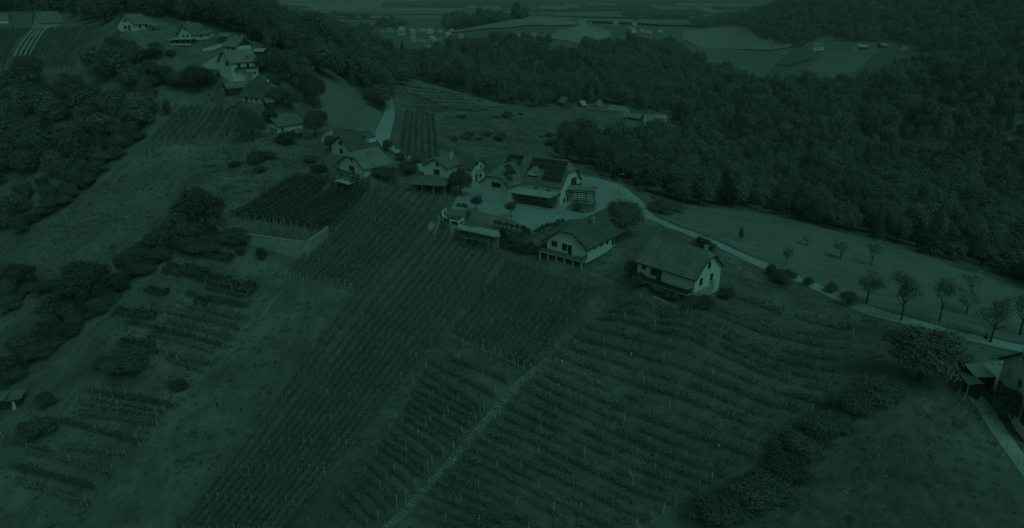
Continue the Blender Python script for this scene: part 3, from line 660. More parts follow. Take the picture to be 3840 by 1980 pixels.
pts = np.vstack(pts); u, v, dz = project(pts)
g = np.random.default_rng(5); n = len(pts)
lowf = np.sin(pts[:, 0] * .021 + 1.7 * np.sin(pts[:, 1] * .013)) * np.sin(pts[:, 1] * .024 + 1.1 * np.sin(pts[:, 0] * .017))
hh = g.uniform(7.5, 17.0, n) * (1 + .18 * lowf) * np.where(g.uniform(size=n) < .14, 1.3, 1.0); ww = hh * g.uniform(.5, .86, n)
left_wood = (u < 600) & (v > 200); hh = np.where(left_wood, hh * .72, hh); ww = np.where(left_wood, ww * .9, ww)
edge = (np.hypot(pts[:, 0], pts[:, 1]) < 260) & (u > 2000); hh = np.where(edge, hh * .8, hh)
conif = g.uniform(size=n) < np.where((u > 2700) & (v < 900), .10, .05)
# size of each tree in the picture; is its top hidden by the ground or nearer trees? take the front ones
size = hh / dz * FPX
inframe = (u > -40) & (u < 3880) & (v > -20) & (v < 2000)
score = np.where(inframe, size, 0); order = np.argsort(-score)[:212]; single = np.zeros(n, bool); single[order] = True
def wood_of(uu, vv):
    if uu > 1980: return 'right'
    if vv > 200 and uu < 600: return 'left'
    return 'top'
WLAB = {('right', 'b'): ('broadleaf tree in the dense wood beyond the meadow on the right', 'trees of the right wood'),
        ('right', 'c'): ('dark spruce among the broadleaf trees of the right wood', 'spruces of the right wood'),
        ('left', 'b'): ('broadleaf tree in the dark wood on the left valley side', 'trees of the left wood'),
        ('left', 'c'): ('dark spruce in the wood on the left valley side', 'spruces of the left wood'),
        ('top', 'b'): ('broadleaf tree in the hilltop wood behind the upper houses', 'trees of the hilltop wood'),
        ('top', 'c'): ('dark spruce in the hilltop wood behind the upper houses', 'spruces of the hilltop wood')}
for i in np.nonzero(single)[0]:
    kd = 'conifer' if conif[i] else ('tall' if ww[i] / hh[i] < .6 else ('broad_dark' if lowf[i] + g.normal() * .35 < -.25 else 'broad'))
    lab, grp = WLAB[(wood_of(u[i], v[i]), 'c' if conif[i] else 'b')]
    if grp == 'trees of the right wood':
        look = {'tall': 'slim upright', 'broad_dark': 'dark round', 'broad': 'broad pale'}[kd]; zone = 'behind the inn' if u[i] < 2560 else ('behind the upper meadow' if u[i] < 3150 else 'at the right end behind the fruit trees')
        lab = f'{look} tree in the dense wood {zone}'; grp = f'{look} trees in the wood {zone}'
    plant('spruce' if conif[i] else 'forest_tree', kd, (pts[i, 0], pts[i, 1], pts[i, 2] - hh[i] * .14), ww[i] * (.75 if conif[i] else 1.12), hh[i] * (1.15 if conif[i] else 1), lab, 'tree', grp)
# mass: geometry-node instances of whole small trees, one object
pc = bpy.data.collections.new('forest_prototypes')
FP = []
for i in range(5): FP.append(('broad', crown_mesh('forest_crown', 'broad', 900 + i, 4200, .062), ('leaf', 'leaf', 'leaf', 'leaf_dark', 'leaf_dark')[i]))
for i in range(3): FP.append(('tall', crown_mesh('forest_crown', 'tall', 940 + i, 3800, .060), 'leaf'))
for i in range(2): FP.append(('conifer', crown_mesh('forest_crown', 'conifer', 960 + i, 2800, .060), 'needle'))
for i, (kd, me, mt) in enumerate(FP):
    me.materials.append(M[mt]); o = bpy.data.objects.new(f'forest_proto_{i:02d}', me); pc.objects.link(o)
def scatter(name, P, rot, scl, idx, coll, label, kind='stuff'):
    me = bpy.data.meshes.new(name); me.vertices.add(len(P)); me.vertices.foreach_set('co', np.asarray(P, np.float32).reshape(-1))
    for nm, tp, arr in (('rot', 'FLOAT_VECTOR', rot), ('scl', 'FLOAT_VECTOR', scl)):
        at = me.attributes.new(nm, tp, 'POINT'); at.data.foreach_set('vector', np.asarray(arr, np.float32).reshape(-1))
    at = me.attributes.new('pick', 'INT', 'POINT'); at.data.foreach_set('value', np.asarray(idx, np.int32)); me.update()
    o = bpy.data.objects.new(name, me); COL.objects.link(o); o['kind'] = kind; o['label'] = label
    ng = bpy.data.node_groups.new(name, 'GeometryNodeTree')
    ng.interface.new_socket('Geometry', in_out='INPUT', socket_type='NodeSocketGeometry'); ng.interface.new_socket('Geometry', in_out='OUTPUT', socket_type='NodeSocketGeometry')
    gi = ng.nodes.new('NodeGroupInput'); go = ng.nodes.new('NodeGroupOutput'); ip = ng.nodes.new('GeometryNodeInstanceOnPoints'); ci = ng.nodes.new('GeometryNodeCollectionInfo')
    ci.inputs['Collection'].default_value = coll; ci.inputs['Separate Children'].default_value = True; ci.inputs['Reset Children'].default_value = True
    ip.inputs['Pick Instance'].default_value = True
    def attr(nm, dt):
        a = ng.nodes.new('GeometryNodeInputNamedAttribute'); a.data_type = dt; a.inputs['Name'].default_value = nm; return a.outputs['Attribute']
    L = ng.links; L.new(gi.outputs[0], ip.inputs['Points']); L.new(ci.outputs[0], ip.inputs['Instance']); L.new(attr('pick', 'INT'), ip.inputs['Instance Index'])
    L.new(attr('rot', 'FLOAT_VECTOR'), ip.inputs['Rotation']); L.new(attr('scl', 'FLOAT_VECTOR'), ip.inputs['Scale']); L.new(ip.outputs[0], go.inputs[0])
    md = o.modifiers.new('scatter', 'NODES'); md.node_group = ng
    return o
m = ~single; nm_ = int(m.sum())
pk = np.where(conif[m], 8 + g.integers(0, 2, nm_), np.where(ww[m] / hh[m] < .6, 5 + g.integers(0, 3, nm_), np.where(lowf[m] + g.normal(size=nm_) * .4 < -.25, 3 + g.integers(0, 2, nm_), g.integers(0, 3, nm_))))
far = np.hypot(pts[m][:, 0], pts[m][:, 1]); fs = np.where(far > 1200, 1.25, 1.0) * np.where(far > 750, 1.1, 1.0)
scatter('forest', pts[m] - np.array([0, 0, 1.5]), np.column_stack([np.zeros(nm_), np.zeros(nm_), g.uniform(0, 6.28, nm_)]),
        np.column_stack([ww[m] * 1.12 * fs * np.where(conif[m], .7, 1), ww[m] * 1.12 * fs * np.where(conif[m], .7, 1), hh[m] * np.where(far > 1200, 1.1, 1) * np.where(conif[m], 1.12, 1)]), pk, pc, 'dense mixed wood covering the valleys and far hills')
print('forest', nm_, 'single', int(single.sum()))
# far plain: tree belts and copses
fp = []
for k in range(60):
    rr = random.uniform(1500, 8000); a = R(random.uniform(-26, 24)); th = random.uniform(-.25, .25); n_ = int(random.uniform(10, 60)); Lx = rr * random.uniform(.01, .05); Ly = random.uniform(15, 60) if random.random() < .7 else rr * .02
    x = rr * math.sin(a) + RNG.uniform(-1, 1, n_) * Lx; y = rr * math.cos(a) + RNG.uniform(-1, 1, n_) * Ly + (x - rr * math.sin(a)) * th
    fp.append(np.stack([x, y], 1))
for (rr0, rr1, a0, a1, n_) in ((3800, 4700, -9.5, -3.5, 800), (5200, 6500, -4, 14, 1500), (2500, 3000, 8.5, 14, 260)):
    q = np.sqrt(RNG.uniform(rr0 ** 2, rr1 ** 2, n_)); a = R(1) * RNG.uniform(a0, a1, n_); fp.append(np.stack([q * np.sin(a), q * np.cos(a)], 1))
fp = np.vstack(fp); fz = tz(fp[:, 0], fp[:, 1]); nf = len(fp); rr = np.hypot(fp[:, 0], fp[:, 1]); sc = RNG.uniform(10, 16, nf) * (1 + rr / 9000)
scatter('far_trees', np.column_stack([fp, fz - .5]), np.column_stack([np.zeros(nf), np.zeros(nf), RNG.uniform(0, 6, nf)]), np.column_stack([sc * (1 + rr / 3500), sc * (1 + rr / 3500), sc]), RNG.integers(0, 5, nf), pc, 'tree belts and copses on the far plain')
# hillside scrub between the inn and the wood: bushes one by one
SCR = [[(1660,420),(1880,410),(2040,420),(2090,560),(2150,620),(2000,560),(1880,540),(1700,560),(1640,500)], [(2240,650),(2330,672),(2440,740),(2560,775),(2700,790),(2480,765),(2360,700),(2270,665)], [(1480,290),(1560,310),(1690,345),(1860,400),(1700,360),(1540,330)]]
scn = 0
for si, poly in enumerate(SCR):
    XY = sample(170, 480, 5.2 if si != 1 else 3.2, -8, 20); Z = tz(XY[:, 0], XY[:, 1]); uu, vv, dd = project(np.column_stack([XY, Z])); k = inpoly(uu, vv, poly); XY = thin(XY[k], 4.2 if si != 1 else 2.8)
    XY = XY[:(14 if si == 0 else 40)]; XY = XY[np.argsort(XY[:, 0] / XY[:, 1])]
    for kk, (x, y) in enumerate(XY):
        s = random.uniform(1.6, 4.4)
        s *= 1.7 if si == 0 else 1.0; plant('scrub_bush', random.choice(['bush', 'bush', 'bush_dark']), (x, y, float(tz(x, y)) - .25), s, s * random.uniform(.3, .6),
              f'{ORD[kk]} ' + ['scrub bush from the left on the overgrown slope behind the inn', 'bush from the left in the fringe between courtyard fence and wood', 'bush from the left along the hedge line by the far lane'][si], 'bush',
              ['scrub bushes behind the inn', 'bushes along the wood edge', 'bushes by the far lane'][si]); scn += 1
print('scrub', scn)
# tall weeds and grass tufts on the near ground
tc_ = bpy.data.collections.new('grass_prototypes')
for i in range(4):
    gg = np.random.default_rng(70 + i); nb = 26; a = gg.uniform(0, 6.28, nb); q = gg.uniform(0, .5, nb); C = np.stack([q * np.cos(a), q * np.sin(a), gg.uniform(.05, .32, nb)], 1)
    me = quads_mesh('tuft', leaf_quads(C, np.stack([.5 * np.cos(a), .5 * np.sin(a), gg.uniform(.8, 1.4, nb)], 1) + .3 * gg.normal(size=(nb, 3)), np.full(nb, .3), gg, aspect=.5)); me.materials.append(M['grass_blade'])
    tc_.objects.link(bpy.data.objects.new(f'tuft_{i}', me))
XY = sample(62, 260, 1.0, -42, 42)[:26000]; Z = tz(XY[:, 0], XY[:, 1]); uu, vv, dd = project(np.column_stack([XY, Z]))
bad = np.zeros(len(XY), bool)
for poly, pz, sft in TERR[:1]: bad |= inpoly(XY[:, 0], XY[:, 1], poly)
for poly in ([(2380,740),(2500,800),(2700,780),(3840,1070),(3900,1330),(3300,1200),(2900,1030),(2600,905),(2420,840)], [(1190,290),(1435,430),(1425,520),(1200,480)]): bad |= inpoly(uu, vv, poly)
RLX = np.array(road_line)[:, :2]
dr = np.full(len(XY), 1e9)
for i in range(len(RLX) - 1):
    ab = RLX[i + 1] - RLX[i]; t = np.clip(((XY - RLX[i]) @ ab) / (ab @ ab), 0, 1); dr = np.minimum(dr, np.linalg.norm(XY - RLX[i] - t[:, None] * ab, axis=1))
bad |= dr < 2.6
clump = np.sin(XY[:, 0] * .23 + 2 * np.sin(XY[:, 1] * .11)) * np.sin(XY[:, 1] * .19 + XY[:, 0] * .07); bad |= clump < RNG.uniform(-1, .6, len(XY))
XY = XY[~bad]; nt_ = len(XY); s = RNG.uniform(.35, .95, nt_)
scatter('grass', np.column_stack([XY, tz(XY[:, 0], XY[:, 1])]), np.column_stack([np.zeros(nt_), np.zeros(nt_), RNG.uniform(0, 6.28, nt_)]), np.column_stack([s, s, s * RNG.uniform(.5, 1, nt_)]), RNG.integers(0, 4, nt_), tc_, 'uneven grass tufts and weeds over the near slopes')

# rougher weeds on the unmown slopes
WEED = [[(0,1000),(240,1060),(330,1010),(560,830),(700,640),(820,560),(560,560),(330,720),(0,900)], [(0,1460),(330,1190),(560,1010),(800,980),(1050,1060),(1180,1150),(1150,1320),(900,1700),(660,1980),(0,1980)], [(3000,1760),(3260,1540),(3420,1480),(3620,1500),(3840,1790),(3840,1980),(2760,1980)], [(1560,1260),(1900,1420),(1800,1560),(1400,1930),(1250,1980),(1080,1980),(1540,1400)], [(560,260),(980,420),(1200,560),(1330,680),(900,780),(640,560)], [(1640,420),(2040,420),(2090,560),(1880,560),(1640,560)]]
XY = sample(62, 400, 2.2, -42, 42); Z = tz(XY[:, 0], XY[:, 1]); uu, vv, dd = project(np.column_stack([XY, Z])); k = np.zeros(len(XY), bool)
for w_ in WEED: k |= inpoly(uu, vv, w_)
cl = np.sin(XY[:, 0] * .17 + 1.5 * np.sin(XY[:, 1] * .13)) * np.sin(XY[:, 1] * .15 - XY[:, 0] * .05); k &= cl > RNG.uniform(-1.0, .8, len(XY)); XY = XY[k]; nw = len(XY); s = RNG.uniform(.5, 1.35, nw) * (1 + .4 * (np.hypot(XY[:, 0], XY[:, 1]) > 180))
wc = bpy.data.collections.new('weed_prototypes')
for i in range(4):
    gg = np.random.default_rng(170 + i); nb = 60; a = gg.uniform(0, 6.28, nb); q = .5 * np.sqrt(gg.uniform(0, 1, nb)); C = np.stack([q * np.cos(a), q * np.sin(a), gg.uniform(.03, .42, nb) * (1 - q)], 1)
    me = quads_mesh('weed', leaf_quads(C, np.stack([.6 * np.cos(a), .6 * np.sin(a), gg.uniform(.6, 1.3, nb)], 1) + .3 * gg.normal(size=(nb, 3)), np.full(nb, .2), gg, aspect=.5)); me.materials.append(M[('leaf', 'grass_blade', 'grass_blade', 'leaf')[i]])
    wc.objects.link(bpy.data.objects.new(f'weed_{i}', me))
scatter('undergrowth', np.column_stack([XY, tz(XY[:, 0], XY[:, 1])]), np.column_stack([np.zeros(nw), np.zeros(nw), RNG.uniform(0, 6.28, nw)]), np.column_stack([s, s, s * RNG.uniform(.4, .8, nw)]), RNG.integers(0, 4, nw), wc, 'weeds and low growth on the unmown slopes')
print('weeds', nw)

# ------------------------------------------------------------------ vineyards: each row a thing with its foliage and its posts
_pm = MB(); _pm.box((0, 0, .95), (.10, .10, 2.3)); POST_ME = _pm.mesh('vine_post'); POST_ME.materials.append(M['post_concrete'])
_pm = MB(); _pm.cyl((0, 0, -.2), (0, 0, 2.0), .05, .04, 6); STAKE_ME = _pm.mesh('vine_stake'); STAKE_ME.materials.append(M['pale_wood'])
def vine_row(a, b, label, group, hm=1.75, wm=.55, dens=46, leaf=.30, gap=.08, post=5.0, ph=1.0, mat='vine_leaf', z0=.45, bushy=.25, lean=.03, net=False, posts_at=None, name='vine_row'):
    a = np.asarray(a, float); b = np.asarray(b, float); L = float(np.hypot(b[0] - a[0], b[1] - a[1]))
    if L < 1: return
    d = np.array([b[0] - a[0], b[1] - a[1]]) / L; nn = np.array([-d[1], d[0]]); g = RNG
    e = thing(name, label, 'vine row', (a[0], a[1], float(tz(a[0], a[1]))), 0, group); o = np.array(e.location)
    nv = max(2, int(L / 1.05)); vig = g.uniform(1 - bushy * 1.6, 1 + bushy, nv) * (g.uniform(size=nv) > gap); vig = np.convolve(np.pad(vig, 1, 'edge'), [.2, .6, .2], 'valid')
    n = int(L * dens); t = g.uniform(0, 1, n); vi = np.minimum((t * nv).astype(int), nv - 1); keep = g.uniform(size=n) < vig[vi] * .85; t = t[keep]; vi = vi[keep]; n = len(t)
    along = (vi + .5) / nv + g.normal(size=n) * .36 / nv; vg = vig[vi]
    zz = z0 + (hm - z0) * g.beta(1.7, 1.15, n) * (.72 + .3 * vg); off = g.normal(size=n) * wm * .42 * (.8 + .3 * vg) * (1 - .35 * (zz / hm))
    X = a[0] + d[0] * L * along + nn[0] * off; Y = a[1] + d[1] * L * along + nn[1] * off; Z = tz(X, Y) + zz
    Nn = np.stack([nn[0] * np.sign(off) * .8, nn[1] * np.sign(off) * .8, .25 + .7 * zz / hm], 1) + .26 * g.normal(size=(n, 3))
    link('foliage', quads_mesh('vine_foliage', leaf_quads(np.stack([X, Y, Z], 1), Nn, np.full(n, leaf), g) - o[None, None]), mat, e)
    if net:
        m_ = int(L / .5); tt = np.linspace(0, 1, m_); Q = []
        P = [(a[0] + d[0] * L * q + g.normal() * .05, a[1] + d[1] * L * q + g.normal() * .05, hm * 1.02 + .22 * g.uniform()) for q in tt]
        for i in range(m_ - 1):
            for s in (-1, 1):
                p, q = P[i], P[i + 1]; w = .42 * s + .06 * g.normal()
                Q.append([(p[0], p[1], tz(p[0], p[1]) + p[2]), (q[0], q[1], tz(q[0], q[1]) + q[2]), (q[0] + nn[0] * w, q[1] + nn[1] * w, tz(q[0], q[1]) + q[2] - .7), (p[0] + nn[0] * w, p[1] + nn[1] * w, tz(p[0], p[1]) + p[2] - .7)])
        link('bird_net', quads_mesh('bird_net', np.array(Q) - o[None, None]), 'white_net', e)
    if post:
        ks = posts_at if posts_at is not None else np.linspace(0, 1, max(2, int(round(L / post)) + 1))
        for q in ks:
            x, y = a[0] + d[0] * L * q, a[1] + d[1] * L * q; p = link('post', POST_ME, None, e, (x - o[0], y - o[1], float(tz(x, y)) - o[2]))
            p.scale = (1, 1, ph * g.uniform(.93, 1.1)); p.rotation_euler = (g.normal() * lean, g.normal() * lean, g.uniform(0, 1.5))
    return e
def lerp_line(L, t):
    L = [np.array(p, float) for p in L]; x = t * (len(L) - 1); i = min(int(x), len(L) - 2); return L[i] + (L[i + 1] - L[i]) * (x - i)
def block(A, B, n, lab, group, **kw):
    """n rows; row k runs from line A to line B (pixel polylines)"""
    for k in range(n):
        t = k / (n - 1) if n > 1 else .5; p = lerp_line(A, t); q = lerp_line(B, t)
        vine_row(G(*p), G(*q), lab(k), group, **kw)
OW = lambda k: ORD[k]
# central long rows
block([(1592,812),(1880,965)], [(560,2150),(930,2150)], 13, lambda k: f'{OW(k)} row from the left in the long central vineyard', 'rows of the central vineyard', hm=1.7, wm=.32, dens=80, leaf=.24, post=6.0, ph=1.0, z0=.4, bushy=.14, gap=.02)
# upper block beside it
block([(1375,705),(1580,820)], [(1080,1046),(1318,1084)], 11, lambda k: f'{OW(k)} row from the left in the vineyard below the open shelter', 'rows of the shelter vineyard', hm=1.7, wm=.50, dens=52, leaf=.28, post=6.0, ph=1.02, gap=.05, mat='vine_leaf')
block([(1400,690),(1660,730)], [(1375,722),(1585,815)], 9, lambda k: f'{OW(k)} short row from the left right below the open shelter', 'short rows below the shelter', hm=1.7, wm=.5, dens=46, leaf=.28, post=6.5, gap=.05)
# dark dense block on the terrace
block([(1120,665),(1385,688)], [(880,815),(1196,868)], 13, lambda k: f'{OW(k)} row from the left in the dark dense terrace vineyard', 'rows of the terrace vineyard', hm=1.9, wm=1.15, dens=74, leaf=.36, post=40, ph=.95, mat='vine_leaf_dark', z0=.2, bushy=.08, gap=0)
# middle block above the steps
block([(1702,1252),(1988,1396)], [(1912,985),(2238,1088)], 14, lambda k: f'{OW(k)} row from the left in the square vineyard below the balcony house', 'rows of the square vineyard', hm=1.6, wm=.55, dens=60, leaf=.27, post=8, ph=.9, z0=.3, bushy=.15, gap=.03)
# big right vineyard
RL = [(2700,1090),(2480,1120),(2330,1150),(2240,1200),(2160,1265),(2085,1335),(2020,1400),(1960,1460),(1900,1530),(1850,1600),(1790,1660),(1730,1720),(1670,1790),(1610,1860),(1540,1930)]
RR = [(3210,1240),(3190,1310),(3150,1400),(3110,1470),(3040,1560),(2960,1640),(2830,1720),(2720,1790),(2620,1850),(2530,1900),(2440,1960),(2350,2020),(2240,2060),(2120,2080),(1960,2080)]
for k, (p, q) in enumerate(zip(RL, RR)):
    vine_row(G(*p), G(*q), f'{OW(k)} row from the top in the patchy right vineyard', 'rows of the right vineyard', hm=1.6, wm=.75, dens=72, leaf=.28, gap=.16, bushy=.5, post=6.5, ph=1.0, lean=.06, z0=.2)
for k in range(len(RL) - 1):
    p = (np.array(RL[k]) + np.array(RL[k + 1])) / 2; q = (np.array(RR[k]) + np.array(RR[k + 1])) / 2
    vine_row(G(*p), G(*q), f'{OW(k)} in-between row from the top in the patchy right vineyard', 'in-between rows of the right vineyard', hm=1.35, wm=.75, dens=60, leaf=.28, gap=.32, bushy=.55, post=9, ph=.95, lean=.07, z0=.15)
# rows left of the steps
for k, (u0, v0, u1, v1) in enumerate([(1600,1400,1815,1545),(1550,1462,1785,1582),(1535,1515,1735,1640),(1508,1560,1700,1690),(1462,1625,1622,1748),(1440,1695,1592,1800),(1392,1755,1520,1880),(1352,1825,1455,1925),(1290,1890,1380,1990),(1575,1430,1800,1563),(1542,1488,1760,1611),(1522,1538,1717,1665),(1485,1592,1660,1720),(1450,1660,1607,1775),(1415,1725,1556,1840),(1372,1790,1488,1902),(1320,1858,1418,1958),(1640,1330,1905,1440),(1620,1365,1860,1495)]):
    vine_row(G(u0, v0), G(u1, v1), f'{OW(k)} short vine row in the plot left of the stone steps', 'short rows left of the steps', hm=1.35, wm=.6, dens=66, leaf=.27, gap=.1, bushy=.35, post=6, lean=.05)
# terraced rows on the lower left
for k, (u0, v0, u1, v1) in enumerate([(775,1085,924,1118),(696,1155,934,1205),(626,1212,875,1280),(601,1246,840,1304),(631,1340,795,1370),(626,1350,762,1402),(333,1476,661,1536),(343,1500,621,1556),(293,1560,591,1600),(219,1585,522,1668),(243,1685,477,1716),(109,1700,422,1786),(40,1755,378,1846),(660,1180,905,1240),(560,1262,810,1330),(430,1300,600,1330),(300,1520,600,1570),(60,1810,330,1900),(480,1215,620,1250),(20,1660,200,1700),(560,1170,700,1190),(700,1110,930,1155)]):
    vine_row(G(u0, v0), G(u1, v1), f'{OW(k)} row from the top on the lower left slope', 'rows of the lower left slope', hm=1.35, wm=.8, dens=62, leaf=.3, gap=.06, bushy=.3, post=3.2 if k < 8 else 9, ph=1.05, lean=.12, mat='vine_leaf' if k % 3 else 'vine_leaf_dark')
# upper left hill vineyard, four rows under white nets
V7A = [(-60,110),(60,108),(160,106),(360,108)]; V7B = [(-150,270),(-30,262),(75,218),(270,262)]
n7 = 23
for k in range(n7):
    t = k / (n7 - 1); p = lerp_line([(-40,112),(370,108)], t); q = lerp_line([(-130,262),(262,262)], t); netted = 9 <= k <= 12
    if netted: q = p + (q - p) * .74
    vine_row(G(*p), G(*q), (f'vine row under white bird net, {OW(k - 9)} of four from the left' if netted else f'{OW(k)} row from the left in the hill vineyard at the upper left'), 'rows of the upper left vineyard', hm=1.8, wm=.6, dens=26, leaf=.42, post=14, gap=.03, net=netted)
# slope vineyard below the upper houses
block([(565,535),(905,512)], [(700,400),(945,420)], 12, lambda k: f'{OW(k)} row from the left in the slope vineyard below the upper houses', 'rows of the slope vineyard', hm=1.8, wm=.7, dens=34, leaf=.4, post=9, gap=.04)
# rows right of the lane and striped garden
block([(1540,330),(1560,420)], [(1690,350),(1830,415)], 7, lambda k: f'{OW(k)} row from the top in the vineyard right of the far lane', 'rows right of the far lane', hm=1.5, wm=1.0, dens=22, leaf=.5, post=9, gap=.02)
block([(1508,585),(1640,598)], [(1530,418),(1622,432)], 6, lambda k: f'{OW(k)} planted strip from the left in the striped garden by the lane', 'strips of the striped garden', hm=.9, wm=1.1, dens=26, leaf=.45, post=0, gap=.05, name='garden_strip')
# posts along the front edge of the terrace, many leaning
edge_posts = [(834,862),(856,855),(880,846),(902,840),(921,832),(940,840),(960,846),(986,862),(1000,848),(1030,846),(1049,852),(1070,846),(1090,866),(1110,870),(1137,905),(1152,882),(1176,884)]
lo = MB()
for k, (u, v) in enumerate(edge_posts):
    p = G(u, v); o = link('leaning_post', POST_ME, None, None, tuple(p)); o.scale = (1.1, 1.1, random.uniform(.95, 1.25)); o.rotation_euler = (random.gauss(0, .08), random.gauss(0, .14), random.random())
    tag(o, f'{ORD[k]} pale post from the left along the terrace wall', 'post', 'posts along the terrace wall')
for k, (u, v) in enumerate([(1018,950),(1114,975),(1140,955),(1145,985),(870,975),(1075,1000)]):
    p = G(u, v); o = link('leaning_post', POST_ME, None, None, tuple(p)); o.rotation_euler = (random.gauss(0, .06), .22, 0.3)
    tag(o, f'{ORD[k]} leaning post from the left below the terrace wall', 'post', 'leaning posts below the terrace wall')
# long rails at the lower ends of two vineyards
def rail(u0, v0, u1, v1, label, zt=.75):
    a, b = G(u0, v0), G(u1, v1); e = thing('end_rail', label, 'rail', tuple(a)); mb = MB(); q = [a + (b - a) * t for t in np.linspace(0, 1, 9)]
    for i in range(8): mb.beam(np.array([q[i][0], q[i][1], tz(q[i][0], q[i][1]) + zt]) - a, np.array([q[i + 1][0], q[i + 1][1], tz(q[i + 1][0], q[i + 1][1]) + zt]) - a, .12, .12)
    mb.build('beam', 'pale_wood', e)
    for t in np.linspace(0, 1, 12):
        p = a + (b - a) * t; o = link('post', POST_ME, None, e, (p[0] - a[0], p[1] - a[1], float(tz(p[0], p[1])) - a[2])); o.scale = (1, 1, .8)
rail(1686,1268,1990,1412,'pale rail with posts along the low end of the square vineyard')
rail(1066,1042,1140,1056,'left piece of the pale rail under the shelter vineyard', .5)
rail(1215,1072,1322,1090,'right piece of the pale rail under the shelter vineyard', .5)
# white bottles hung in the right vineyard
_bm = MB(); _bm.cyl((0, 0, 0), (0, 0, .3), .11, .11, 8); _bm.cyl((0, 0, .3), (0, 0, .42), .11, .035, 8); _bm.cyl((0, 0, .42), (0, 0, .5), .035, .035, 6); BOT = _bm.mesh('hung_bottle'); BOT.materials.append(M['white_plastic'])
for k, (u, v, w) in enumerate([(2107,1372,'upper end of the steps'),(2190,1422,'middle left of the vineyard'),(2243,1452,'third row clump'),(2094,1462,'top of the stone steps'),(2366,1346,'upper middle of the vineyard'),(2672,1416,'upper right of the vineyard'),(2692,1690,'leaning post at the right end')]):
    p = G(u, v); o = link('hung_bottle', BOT, None, None, (p[0], p[1], p[2] + .8)); tag(o, f'white bottle hung in the vines near the {w}', 'bottle', 'white bottles in the vineyard')

